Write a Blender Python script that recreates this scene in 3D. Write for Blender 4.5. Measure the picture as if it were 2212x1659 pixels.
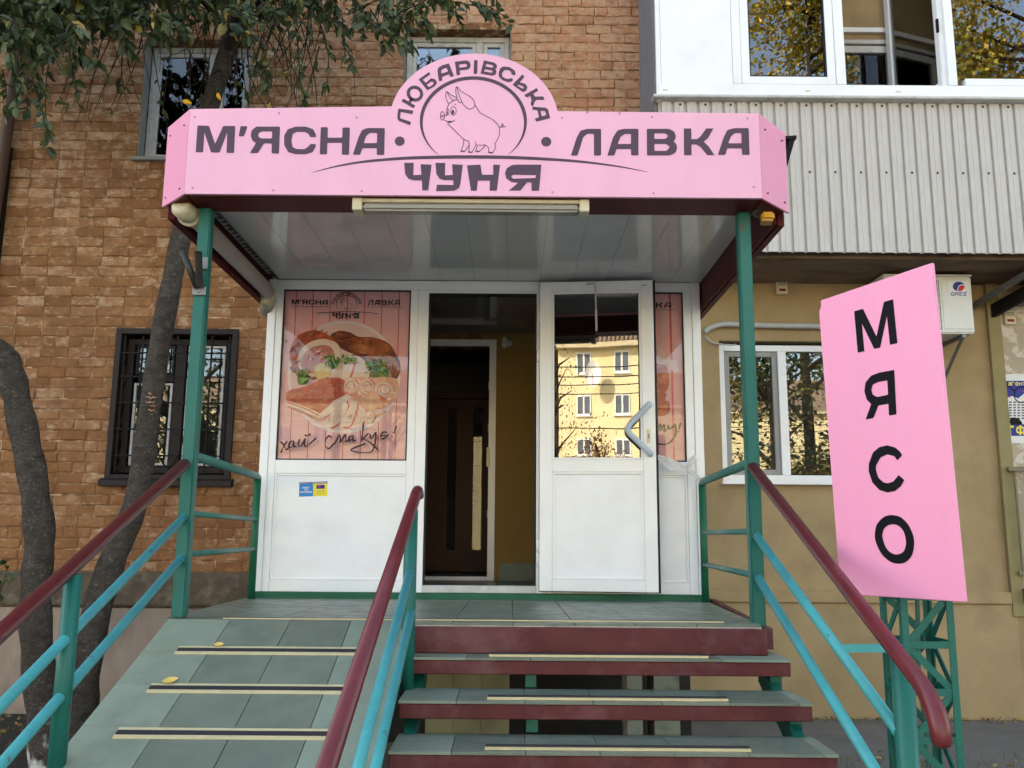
import bpy, bmesh, math, random
from mathutils import Vector, Matrix
from mathutils.geometry import tessellate_polygon
random.seed(11)
R = math.radians
scene = bpy.context.scene
for o in list(bpy.data.objects):
    bpy.data.objects.remove(o)

# ------------------------------------------------------------------ camera
FPX, W_PX, H_PX = 1912.0, 2212.0, 1659.0      # focal length and size of the photograph in working pixels
PITCH, ROLL, CZ = R(9.65), R(0.44), 1.6
cam_data = bpy.data.cameras.new('camera')
cam_data.sensor_width = 36.0
cam_data.lens = FPX / W_PX * 36.0
cam_data.clip_start, cam_data.clip_end = 0.05, 2000
cam = bpy.data.objects.new('camera', cam_data)
scene.collection.objects.link(cam)
cam.matrix_world = Matrix.Translation((0, 0, CZ)) @ Matrix.Rotation(R(90) + PITCH, 4, 'X') @ Matrix.Rotation(ROLL, 4, 'Z')
scene.camera = cam

# ------------------------------------------------------------------ sky, sun, exposure
SUN_DIR = Vector((-0.63, 0.60, 0.47)).normalized()        # towards the sun: behind the shop's own building
world = bpy.data.worlds.new('World')
scene.world = world
world.use_nodes = True
wn = world.node_tree
bg = wn.nodes['Background']
sky = wn.nodes.new('ShaderNodeTexSky')
sky.sky_type = 'NISHITA'
sky.sun_disc = False
sky.sun_elevation = math.asin(SUN_DIR.z)
sky.sun_rotation = math.atan2(SUN_DIR.x, SUN_DIR.y)
sky.air_density, sky.dust_density, sky.ozone_density = 1.0, 2.0, 1.0
wn.links.new(sky.outputs['Color'], bg.inputs['Color'])
bg.inputs['Strength'].default_value = 0.15
sun_data = bpy.data.lights.new('sun', 'SUN')
sun_data.energy = 3.2
sun_data.angle = R(0.5)
sun_data.color = (1.0, 0.93, 0.82)
sun = bpy.data.objects.new('sun', sun_data)
scene.collection.objects.link(sun)
sun.rotation_euler = SUN_DIR.to_track_quat('Z', 'Y').to_euler()
vs = scene.view_settings
vs.view_transform, vs.look, vs.gamma = 'Standard', 'None', 1.0
vs.use_curve_mapping = False
vs.exposure = 2.57
vs.use_white_balance = True
vs.white_balance_temperature = 7800
vs.white_balance_tint = 10
scene.render.engine = 'CYCLES'
scene.cycles.use_denoising = True
scene.cycles.max_bounces = 6
scene.cycles.diffuse_bounces = 4
scene.cycles.glossy_bounces = 4
scene.cycles.use_adaptive_sampling = True
scene.cycles.adaptive_threshold = 0.02
scene.cycles.transparent_max_bounces = 12
scene.cycles.caustics_reflective = False
scene.cycles.caustics_refractive = False

# ------------------------------------------------------------------ helpers
cth, sth, cro, sro = math.cos(PITCH), math.sin(PITCH), math.cos(ROLL), math.sin(ROLL)
def ray(px, py):
    a = (px - W_PX / 2) / FPX; b = (H_PX / 2 - py) / FPX
    a, b = a * cro - b * sro, a * sro + b * cro
    return Vector((a, cth - b * sth, sth + b * cth))
def U(px, py, Y):                                  # the point of the plane y = Y seen at a photo pixel
    d = ray(px, py); t = Y / d.y
    return Vector((d.x * t, Y, d.z * t + CZ))
def UP(px, py, p0, n):                             # the same on any plane
    d = ray(px, py); o = Vector((0, 0, CZ))
    return o + d * ((p0 - o).dot(n) / d.dot(n))
def PRJ(p):
    y, z = p[1], p[2] - CZ
    dep = y * cth + z * sth; up = -y * sth + z * cth
    if dep <= 0.01: return (-9e9, -9e9)
    a, b = p[0] / dep, up / dep
    a, b = a * cro + b * sro, -a * sro + b * cro
    return (W_PX / 2 + a * FPX, H_PX / 2 - b * FPX)
def Z1(x0, y0, s):                                 # pixel of an enlarged detail -> photo pixel
    return lambda zx, zy: ((x0 + zx / s) * 0.54861, (y0 + zy / s) * 0.54861)

COL = scene.collection
ORG = {}
def org(o):
    p = Vector((0, 0, 0))
    while o is not None:
        p += o.location; o = o.parent
    return p
def tag(o, label=None, cat=None, group=None, kind=None):
    if label: o['label'] = label
    if cat: o['category'] = cat
    if group: o['group'] = group
    if kind: o['kind'] = kind
    return o
def thing(name, label, cat, loc, group=None):
    o = bpy.data.objects.new(name, None); COL.objects.link(o)
    o.location = loc; o.empty_display_size = 0.1
    return tag(o, label, cat, group)
def node(name, parent):                            # an Empty part that carries sub-parts
    o = bpy.data.objects.new(name, None); COL.objects.link(o); o.parent = parent
    return o
def mesh_obj(name, me, parent=None, loc=None):
    o = bpy.data.objects.new(name, me); COL.objects.link(o)
    if parent is not None: o.parent = parent
    if loc is not None: o.location = Vector(loc) - (org(parent) if parent else Vector())
    return o

class MB:
    def __init__(s): s.v, s.f, s.m, s.sm = [], [], [], []
    def add(s, vs_, fs, mi=0, smooth=False):
        n = len(s.v); s.v += [Vector(p) for p in vs_]
        for f in fs: s.f.append([i + n for i in f]); s.m.append(mi); s.sm.append(smooth)
        return s
    def box(s, x0, x1, y0, y1, z0, z1, mi=0):
        v = [(x0,y0,z0),(x1,y0,z0),(x1,y1,z0),(x0,y1,z0),(x0,y0,z1),(x1,y0,z1),(x1,y1,z1),(x0,y1,z1)]
        return s.add(v, [(0,3,2,1),(4,5,6,7),(0,1,5,4),(1,2,6,5),(2,3,7,6),(3,0,4,7)], mi)
    def bar(s, p0, p1, w, h, up=(0,0,1), mi=0):      # box from p0 to p1, w across, h along up
        p0, p1 = Vector(p0), Vector(p1); d = (p1 - p0).normalized(); up = Vector(up)
        sd = d.cross(up)
        if sd.length < 1e-4: sd = d.cross(Vector((0,1,0)))
        sd.normalize(); u = sd.cross(d).normalized()
        v = [p + sd * (a * w / 2) + u * (b * h / 2) for p in (p0, p1) for a, b in ((-1,-1),(1,-1),(1,1),(-1,1))]
        return s.add(v, [(0,1,2,3),(7,6,5,4),(0,4,5,1),(1,5,6,2),(2,6,7,3),(3,7,4,0)], mi)
    def tube(s, path, r, n=12, caps=True, mi=0, smooth=True):
        path = [Vector(p) for p in path]; k = len(path)
        rs = r if isinstance(r, (list, tuple)) else [r] * k
        prev = None; rings = []
        for i, p in enumerate(path):
            d = (path[min(i+1,k-1)] - path[max(i-1,0)]).normalized()
            if prev is None:
                a = d.cross(Vector((0,0,1)))
                if a.length < 0.05: a = d.cross(Vector((0,1,0)))
                a.normalize()
            else:
                a = (prev - d * prev.dot(d)).normalized()
            prev = a; b = d.cross(a)
            rings.append([p + (a * math.cos(t) + b * math.sin(t)) * rs[i] for t in [2*math.pi*j/n for j in range(n)]])
        v = [q for rg in rings for q in rg]; f = []
        for i in range(k-1):
            for j in range(n):
                f.append((i*n+j, i*n+(j+1)%n, (i+1)*n+(j+1)%n, (i+1)*n+j))
        base = len(s.v)
        s.add(v, f, mi, smooth)
        if caps:
            s.f.append([base + j for j in reversed(range(n))]); s.m.append(mi); s.sm.append(False)
            s.f.append([base + (k-1)*n + j for j in range(n)]); s.m.append(mi); s.sm.append(False)
        return s
    def prism(s, poly, d, mi=0):                      # polygon of 3D points pushed along d
        d = Vector(d); n = len(poly); v = [Vector(p) for p in poly] + [Vector(p) + d for p in poly]
        f = [list(range(n)), list(reversed(range(n, 2*n)))] + [(i, (i+1)%n + 0, (i+1)%n + n, i+n)[::-1] for i in range(n)]
        return s.add(v, f, mi)
    def build(s, name, mats, parent=None, bevel=0.0, seg=1, recalc=True):
        o0 = org(parent)
        me = bpy.data.meshes.new(name)
        me.from_pydata([p - o0 for p in s.v], [], s.f)
        if not isinstance(mats, (list, tuple)): mats = [mats]
        for m in mats: me.materials.append(m)
        for p, mi, sm in zip(me.polygons, s.m, s.sm): p.material_index = mi; p.use_smooth = sm
        if bevel or recalc:
            b = bmesh.new(); b.from_mesh(me)
            if recalc: bmesh.ops.recalc_face_normals(b, faces=b.faces)
            if bevel:
                b.normal_update()
                es = [e for e in b.edges if len(e.link_faces) == 2 and e.calc_face_angle(0) > 0.6]
                bmesh.ops.bevel(b, geom=es, offset=bevel, segments=seg, affect='EDGES', clamp_overlap=True)
            b.to_mesh(me); b.free()
        me.update()
        return mesh_obj(name, me, parent)

def fillet(pts, r, n=3):
    out = []; k = len(pts)
    for i in range(k):
        p = Vector(pts[i]); a = Vector(pts[i-1]) - p; b = Vector(pts[(i+1)%k]) - p
        rr = min(r, a.length * 0.45, b.length * 0.45)
        pa, pb = p + a.normalized() * rr, p + b.normalized() * rr
        for j in range(n + 1):
            t = j / n
            out.append((pa*(1-t)*(1-t) + p*2*t*(1-t) + pb*t*t))
    return out
def catmull(pts, n=5, closed=True):
    pts = [Vector(p) for p in pts]; k = len(pts); out = []
    rng = range(k) if closed else range(k-1)
    for i in rng:
        g = (lambda j: pts[j % k]) if closed else (lambda j: pts[max(0, min(k-1, j))])
        p0, p1, p2, p3 = g(i-1), g(i), g(i+1), g(i+2)
        for j in range(n):
            t = j / n
            out.append(0.5*((2*p1)+(-p0+p2)*t+(2*p0-5*p1+4*p2-p3)*t*t+(-p0+3*p1-3*p2+p3)*t*t*t))
    if not closed: out.append(pts[-1])
    return out
def ell(cx, cy, rx, ry, n=28, rot=0.0):
    return [(cx + rx*math.cos(t)*math.cos(rot) - ry*math.sin(t)*math.sin(rot), cy + rx*math.cos(t)*math.sin(rot) + ry*math.sin(t)*math.cos(rot)) for t in [2*math.pi*i/n for i in range(n)]]
def flat(mb, loops, fmap, lift, mi=0):
    """fill 2D loops (first outer, others holes); fmap(u,v,lift) -> 3D"""
    ls = [[Vector((p[0], p[1], 0)) for p in L] for L in loops]
    tris = tessellate_polygon(ls)
    flatp = [p for L in ls for p in L]
    mb.add([fmap(p.x, p.y, lift) for p in flatp], [tuple(t) for t in tris], mi)
def strip(mb, pts, width, fmap, lift, mi=0, closed=False):
    """brush stroke of varying width along 2D points"""
    pts = [Vector((p[0], p[1])) for p in pts]; k = len(pts)
    ws = width if isinstance(width, (list, tuple)) else [width] * k
    L, Rr = [], []
    for i, p in enumerate(pts):
        d = (pts[(i+1) % k] - pts[i-1]) if closed else (pts[min(i+1, k-1)] - pts[max(i-1, 0)])
        if d.length < 1e-9: d = Vector((1, 0))
        d.normalize(); nn = Vector((-d.y, d.x)) * ws[i] / 2
        L.append(p + nn); Rr.append(p - nn)
    v = [fmap(p.x, p.y, lift) for p in L + Rr]
    f = [(i, i+1, k+i+1, k+i) for i in range(k-1)]
    if closed: f.append((k-1, 0, k, 2*k-1))
    mb.add(v, f, mi)

# ------------------------------------------------------------------ materials
def srgb(r, g, b):
    f = lambda c: c/12.92 if c <= 0.04045 else ((c+0.055)/1.055)**2.4
    return (f(r/255), f(g/255), f(b/255), 1)
MATS = {}
def pmat(name, col, rough=0.5, var=0.12, scale=6.0, bump=0.0, bscale=80.0, spec=0.3, metal=0.0, dirt=None, dirt_amt=0.0, dirt_scale=2.0,
         objvar=0.0, col2=None, thr=(0.45, 0.6), coat=0.0, rvar=0.0, dirt_w=0.12, stretch=None, c2scale=None):
    """colour with soft variation, an optional second colour in noise patches, dirt, fine bump"""
    m = bpy.data.materials.new(name); m.use_nodes = True; nt = m.node_tree; N = nt.nodes; L = nt.links
    p = N['Principled BSDF']
    geo = N.new('ShaderNodeNewGeometry')
    pos = geo.outputs['Position']
    if stretch:
        mp = N.new('ShaderNodeMapping'); mp.inputs['Scale'].default_value = stretch; L.new(pos, mp.inputs['Vector']); pos = mp.outputs['Vector']
    def noise(sc, det=4.0, rg=0.6):
        n = N.new('ShaderNodeTexNoise'); n.inputs['Scale'].default_value = sc; n.inputs['Detail'].default_value = det
        n.inputs['Roughness'].default_value = rg; L.new(pos, n.inputs['Vector']); return n.outputs['Fac']
    def ramp(fac, a, b):
        r = N.new('ShaderNodeMapRange'); r.inputs['From Min'].default_value = a; r.inputs['From Max'].default_value = b; L.new(fac, r.inputs['Value']); return r.outputs['Result']
    def mix(fac, a, b, mode='MIX'):
        x = N.new('ShaderNodeMix'); x.data_type = 'RGBA'; x.blend_type = mode
        for sck, val in ((x.inputs[0], fac), (x.inputs[6], a), (x.inputs[7], b)):
            if hasattr(val, 'links'): L.new(val, sck)
            elif isinstance(val, (int, float)): sck.default_value = val
            else: sck.default_value = val
        return x.outputs[2]
    c = tuple(col) if len(col) == 4 else tuple(col) + (1,)
    cur = c
    if col2 is not None:
        cur = mix(ramp(noise(c2scale or scale*0.7, 5.0, 0.62), *thr), c, tuple(col2) if len(col2) == 4 else tuple(col2)+(1,))
    if var:
        nv = ramp(noise(scale), 0.25, 0.75)
        mul = N.new('ShaderNodeMapRange'); mul.inputs['To Min'].default_value = 1-var; mul.inputs['To Max'].default_value = 1+var; L.new(nv, mul.inputs['Value'])
        cc = N.new('ShaderNodeCombineColor'); [L.new(mul.outputs['Result'], cc.inputs[i]) for i in range(3)]
        cur = mix(1.0, cur, cc.outputs[0], 'MULTIPLY')
    if objvar:
        oi = N.new('ShaderNodeObjectInfo'); ad = N.new('ShaderNodeMath'); ad.operation = 'ADD'; fr = N.new('ShaderNodeMath'); fr.operation = 'FRACT'
        L.new(oi.outputs['Random'], ad.inputs[0]); L.new(geo.outputs['Random Per Island'], ad.inputs[1]); L.new(ad.outputs[0], fr.inputs[0])
        mr = N.new('ShaderNodeMapRange'); mr.inputs['To Min'].default_value = 1-objvar; mr.inputs['To Max'].default_value = 1+objvar; L.new(fr.outputs[0], mr.inputs['Value'])
        cc = N.new('ShaderNodeCombineColor'); [L.new(mr.outputs['Result'], cc.inputs[i]) for i in range(3)]
        cur = mix(1.0, cur, cc.outputs[0], 'MULTIPLY')
    if dirt is not None:
        f = ramp(noise(dirt_scale, 6.0, 0.65), 0.62-dirt_w, 0.62+dirt_w)
        sc = N.new('ShaderNodeMath'); sc.operation = 'MULTIPLY'; sc.inputs[1].default_value = dirt_amt; L.new(f, sc.inputs[0])
        cur = mix(sc.outputs[0], cur, tuple(dirt) if len(dirt) == 4 else tuple(dirt)+(1,))
    if hasattr(cur, 'links'): L.new(cur, p.inputs['Base Color'])
    else: p.inputs['Base Color'].default_value = cur
    p.inputs['Roughness'].default_value = rough
    if rvar:
        rm = N.new('ShaderNodeMapRange'); rm.inputs['To Min'].default_value = max(0, rough-rvar); rm.inputs['To Max'].default_value = min(1, rough+rvar)
        L.new(ramp(noise(scale*1.7), 0.3, 0.7), rm.inputs['Value']); L.new(rm.outputs['Result'], p.inputs['Roughness'])
    p.inputs['Specular IOR Level'].default_value = spec
    p.inputs['Metallic'].default_value = metal
    p.inputs['Coat Weight'].default_value = coat
    if bump:
        bn = N.new('ShaderNodeBump'); bn.inputs['Strength'].default_value = 1.0; bn.inputs['Distance'].default_value = bump
        L.new(noise(bscale, 4.0, 0.6), bn.inputs['Height']); L.new(bn.outputs['Normal'], p.inputs['Normal'])
    MATS[name] = m
    return m
def glassmat(name, ior=1.9, tint=(0.9,0.93,0.93)):
    m = bpy.data.materials.new(name); m.use_nodes = True; nt = m.node_tree; N = nt.nodes; L = nt.links
    N.remove(N['Principled BSDF'])
    fr = N.new('ShaderNodeFresnel'); fr.inputs['IOR'].default_value = ior
    t = N.new('ShaderNodeBsdfTransparent'); t.inputs['Color'].default_value = tuple(tint)+(1,)
    g = N.new('ShaderNodeBsdfGlossy'); g.inputs['Roughness'].default_value = 0.0
    geo = N.new('ShaderNodeNewGeometry'); nz = N.new('ShaderNodeTexNoise'); nz.inputs['Scale'].default_value = 1.6; nz.inputs['Detail'].default_value = 1.0
    L.new(geo.outputs['Position'], nz.inputs['Vector'])
    bp = N.new('ShaderNodeBump'); bp.inputs['Distance'].default_value = 0.0003; L.new(nz.outputs['Fac'], bp.inputs['Height']); L.new(bp.outputs['Normal'], g.inputs['Normal'])
    mx = N.new('ShaderNodeMixShader'); L.new(fr.outputs[0], mx.inputs[0]); L.new(t.outputs[0], mx.inputs[1]); L.new(g.outputs[0], mx.inputs[2])
    L.new(mx.outputs[0], N['Material Output'].inputs['Surface'])
    MATS[name] = m
    return m
def leafmat(name, cols, rough=0.45):
    m = bpy.data.materials.new(name); m.use_nodes = True; nt = m.node_tree; N = nt.nodes; L = nt.links
    p = N['Principled BSDF']; geo = N.new('ShaderNodeNewGeometry'); cr = N.new('ShaderNodeValToRGB')
    cr.color_ramp.interpolation = 'LINEAR'
    while len(cr.color_ramp.elements) < len(cols): cr.color_ramp.elements.new(0.5)
    for e, (ps, c) in zip(cr.color_ramp.elements, cols): e.position = ps; e.color = tuple(c)+(1,)
    L.new(geo.outputs['Random Per Island'], cr.inputs[0]); L.new(cr.outputs[0], p.inputs['Base Color'])
    p.inputs['Roughness'].default_value = rough
    tr = N.new('ShaderNodeBsdfTranslucent'); L.new(cr.outputs[0], tr.inputs['Color'])
    mx = N.new('ShaderNodeMixShader'); mx.inputs[0].default_value = 0.25
    L.new(p.outputs[0], mx.inputs[1]); L.new(tr.outputs[0], mx.inputs[2]); L.new(mx.outputs[0], N['Material Output'].inputs['Surface'])
    MATS[name] = m
    return m

M_white = pmat('white_pvc', (0.84,0.845,0.85), 0.16, 0.03, 3, dirt=(0.55,0.52,0.46), dirt_amt=0.18, dirt_scale=1.4, rvar=0.05)
M_panel = pmat('white_panel', (0.85,0.86,0.88), 0.18, 0.03, 2, dirt=(0.55,0.53,0.49), dirt_amt=0.25, dirt_scale=3.2, dirt_w=0.18, rvar=0.08)
M_gasket = pmat('black_gasket', (0.012,0.012,0.014), 0.6, 0)
M_glass = glassmat('window_glass', 1.95)
M_glass_clear = glassmat('poster_glass', 1.38, (0.98,0.98,0.98))
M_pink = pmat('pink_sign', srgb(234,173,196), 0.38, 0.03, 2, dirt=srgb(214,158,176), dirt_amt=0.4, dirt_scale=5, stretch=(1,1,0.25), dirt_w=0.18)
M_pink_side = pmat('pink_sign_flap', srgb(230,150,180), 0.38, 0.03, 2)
M_pink2 = pmat('pink_board', srgb(238,150,184), 0.33, 0.03, 2, dirt=srgb(216,136,168), dirt_amt=0.4, dirt_scale=4, stretch=(1,1,0.3), dirt_w=0.18)
M_plum = pmat('plum_lettering', srgb(82,62,78), 0.55, 0.03, 5, spec=0.25)
M_black = pmat('black_lettering', (0.004,0.004,0.006), 0.6, 0, spec=0.12)
M_maroon = pmat('maroon_fascia', srgb(84,22,24), 0.45, 0.12, 4, spec=0.12, dirt=srgb(58,20,20), dirt_amt=0.5, dirt_scale=4)
M_maroon_step = pmat('maroon_step_paint', srgb(88,34,37), 0.5, 0.24, 7, spec=0.3, bump=0.0008, bscale=120, dirt=srgb(140,104,104), dirt_amt=0.5, dirt_scale=3.2, dirt_w=0.14, rvar=0.1)
M_handrail = pmat('maroon_handrail', srgb(102,35,39), 0.33, 0.16, 9, spec=0.4, col2=srgb(140,86,88), thr=(0.66,0.72), c2scale=18, bump=0.0004, bscale=90, dirt=srgb(80,36,44), dirt_amt=0.4, dirt_scale=8)
M_teal = pmat('teal_post_paint', srgb(10,100,88), 0.42, 0.14, 5, bump=0.0006, bscale=70, spec=0.35, col2=srgb(84,70,56), thr=(0.67,0.69), c2scale=15, dirt=srgb(40,84,74), dirt_amt=0.45, dirt_scale=5)
M_turq = pmat('turquoise_rail_paint', srgb(60,158,160), 0.42, 0.12, 8, bump=0.0006, bscale=90, spec=0.35, col2=srgb(96,96,84), thr=(0.665,0.69), c2scale=18, dirt=srgb(60,120,130), dirt_amt=0.45, dirt_scale=9)
M_green = pmat('green_paint', srgb(14,92,66), 0.45, 0.15, 6, bump=0.0004, bscale=80, dirt=srgb(30,60,46), dirt_amt=0.6, dirt_scale=8)
M_greentube = pmat('grey_green_tube', srgb(66,118,108), 0.4, 0.1, 8, dirt=srgb(60,84,80), dirt_amt=0.4, dirt_scale=9)
M_tile = pmat('grey_green_tile', srgb(112,120,105), 0.42, 0.12, 5, objvar=0.10, bump=0.0004, bscale=260, dirt=srgb(88,98,92), dirt_amt=0.6, dirt_scale=3.5, rvar=0.12)
M_tile_edge = pmat('pale_edge_tile', srgb(130,141,124), 0.45, 0.09, 5, objvar=0.05, bump=0.0003, bscale=260, dirt=srgb(104,116,106), dirt_amt=0.6, dirt_scale=3.5, rvar=0.1)
M_grout = pmat('tile_grout', srgb(176,170,156), 0.9, 0.35, 14, dirt=srgb(60,58,52), dirt_amt=0.9, dirt_scale=7)
M_brass = pmat('brass_strip', srgb(208,194,152), 0.4, 0.1, 20, metal=0.15)
M_rubber = pmat('dark_rubber', srgb(48,46,50), 0.6, 0.1, 30)
M_beige = pmat('beige_render', srgb(168,143,106), 0.85, 0.09, 3, bump=0.0022, bscale=70, col2=srgb(150,127,93), thr=(0.48,0.66), c2scale=1.8, dirt=srgb(146,122,86), dirt_amt=0.6, dirt_scale=1.3, dirt_w=0.2)
M_beige_in = pmat('beige_wall_paint', srgb(150,120,66), 0.8, 0.06, 3)
M_marble = pmat('pale_stone_facing', srgb(176,158,136), 0.6, 0.06, 4, col2=srgb(205,194,176), thr=(0.52,0.58), c2scale=9)
M_plinth = pmat('plinth_plaster', srgb(158,138,122), 0.9, 0.14, 4, bump=0.002, bscale=40, dirt=srgb(96,80,64), dirt_amt=0.9, dirt_scale=3.0, dirt_w=0.16, stretch=(1,1,0.45))
M_ledge = pmat('stained_ledge', srgb(86,72,56), 0.9, 0.25, 8, bump=0.003, bscale=45, dirt=srgb(132,116,98), dirt_amt=0.7, dirt_scale=9)
M_concrete = pmat('weathered_concrete', srgb(118,96,76), 0.9, 0.25, 5, bump=0.004, bscale=30, dirt=srgb(40,32,26), dirt_amt=0.9, dirt_scale=3, stretch=(0.4,1,1))
M_corr = pmat('corrugated_sheet_paint', srgb(190,184,178), 0.4, 0.05, 3, spec=0.4)
M_corr_grey = pmat('grey_ribbed_sheet', srgb(124,120,120), 0.45, 0.05, 3)
M_ceil = pmat('ceiling_pvc', (0.66,0.65,0.64), 0.10, 0.05, 2, spec=0.6, dirt=(0.5,0.49,0.48), dirt_amt=0.5, dirt_scale=1.5)
M_grey_plastic = pmat('grey_drain_plastic', srgb(168,160,150), 0.45, 0.08, 6)
M_cream = pmat('cream_plastic', srgb(206,194,164), 0.4, 0.06, 10, dirt=srgb(150,130,96), dirt_amt=0.4, dirt_scale=12)
M_diff = pmat('lamp_diffuser', srgb(150,144,130), 0.25, 0.06, 14)
M_yellow = pmat('yellow_plastic', srgb(206,150,40), 0.5, 0.15, 20, dirt=srgb(120,80,20), dirt_amt=0.7, dirt_scale=20)
M_steel = pmat('galvanised_steel', srgb(120,120,118), 0.4, 0.12, 20, metal=0.6)
M_darksteel = pmat('dark_steel', srgb(58,56,52), 0.45, 0.15, 20, metal=0.4)
M_black_metal = pmat('black_metal', srgb(24,22,21), 0.6, 0.2, 10, spec=0.15)
M_brown = pmat('brown_frame_paint', srgb(36,27,23), 0.6, 0.2, 12, bump=0.0006, bscale=60)
M_door_brown = pmat('dark_brown_door', srgb(72,40,30), 0.4, 0.15, 5, spec=0.2, stretch=(6,1,0.6))
M_old_white = pmat('weathered_white_paint', srgb(196,195,190), 0.6, 0.12, 10, dirt=srgb(110,106,98), dirt_amt=0.5, dirt_scale=7)
M_zinc = pmat('grey_flashing', srgb(132,132,126), 0.6, 0.15, 10)
M_acw = pmat('air_conditioner_white', srgb(214,212,204), 0.4, 0.03, 5, dirt=srgb(170,164,150), dirt_amt=0.3, dirt_scale=5)
M_grille = pmat('grille_dark', srgb(92,92,92), 0.5, 0.05, 5)
M_blue = pmat('print_blue', srgb(36,44,130), 0.4, 0.03, 5)
M_red = pmat('print_red', srgb(206,40,38), 0.4, 0.03, 5)
M_yel_print = pmat('print_yellow', srgb(236,212,70), 0.4, 0.03, 5)
M_sky_print = pmat('print_bright_blue', srgb(24,130,200), 0.4, 0.03, 5)
M_paper = pmat('white_paper', srgb(222,220,216), 0.6, 0.05, 10)
M_foil = pmat('pipe_insulation', srgb(176,174,170), 0.5, 0.1, 30, bump=0.002, bscale=60)
M_room = pmat('dim_room_shade', (0.10,0.09,0.08), 0.9, 0.1, 2)  # dark colour stands in for the dimness of rooms behind the glass
M_curtain = pmat('net_curtain', (0.5,0.5,0.48), 0.9, 0.15, 3, stretch=(12,1,0.3))
M_asphalt = pmat('asphalt', (0.175,0.154,0.130), 0.92, 0.2, 3, bump=0.004, bscale=120, dirt=(0.22,0.196,0.168), dirt_amt=0.6, dirt_scale=0.9)
M_soil = pmat('dark_soil', (0.035,0.027,0.02), 0.95, 0.4, 9, bump=0.02, bscale=25)
M_bark = None
M_opp = pmat('sunlit_yellow_render', srgb(230,218,178), 0.9, 0.06, 0.6, dirt=srgb(218,196,142), dirt_amt=0.6, dirt_scale=0.35, bump=0.004, bscale=20)
M_opp2 = pmat('pale_cream_render', srgb(200,190,160), 0.9, 0.06, 0.6, dirt=srgb(170,158,130), dirt_amt=0.5, dirt_scale=0.4)
M_slate = pmat('asbestos_roof', srgb(140,122,106), 0.9, 0.2, 1.5)
M_chim = pmat('chimney_brick', srgb(168,88,56), 0.9, 0.2, 6)

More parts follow.
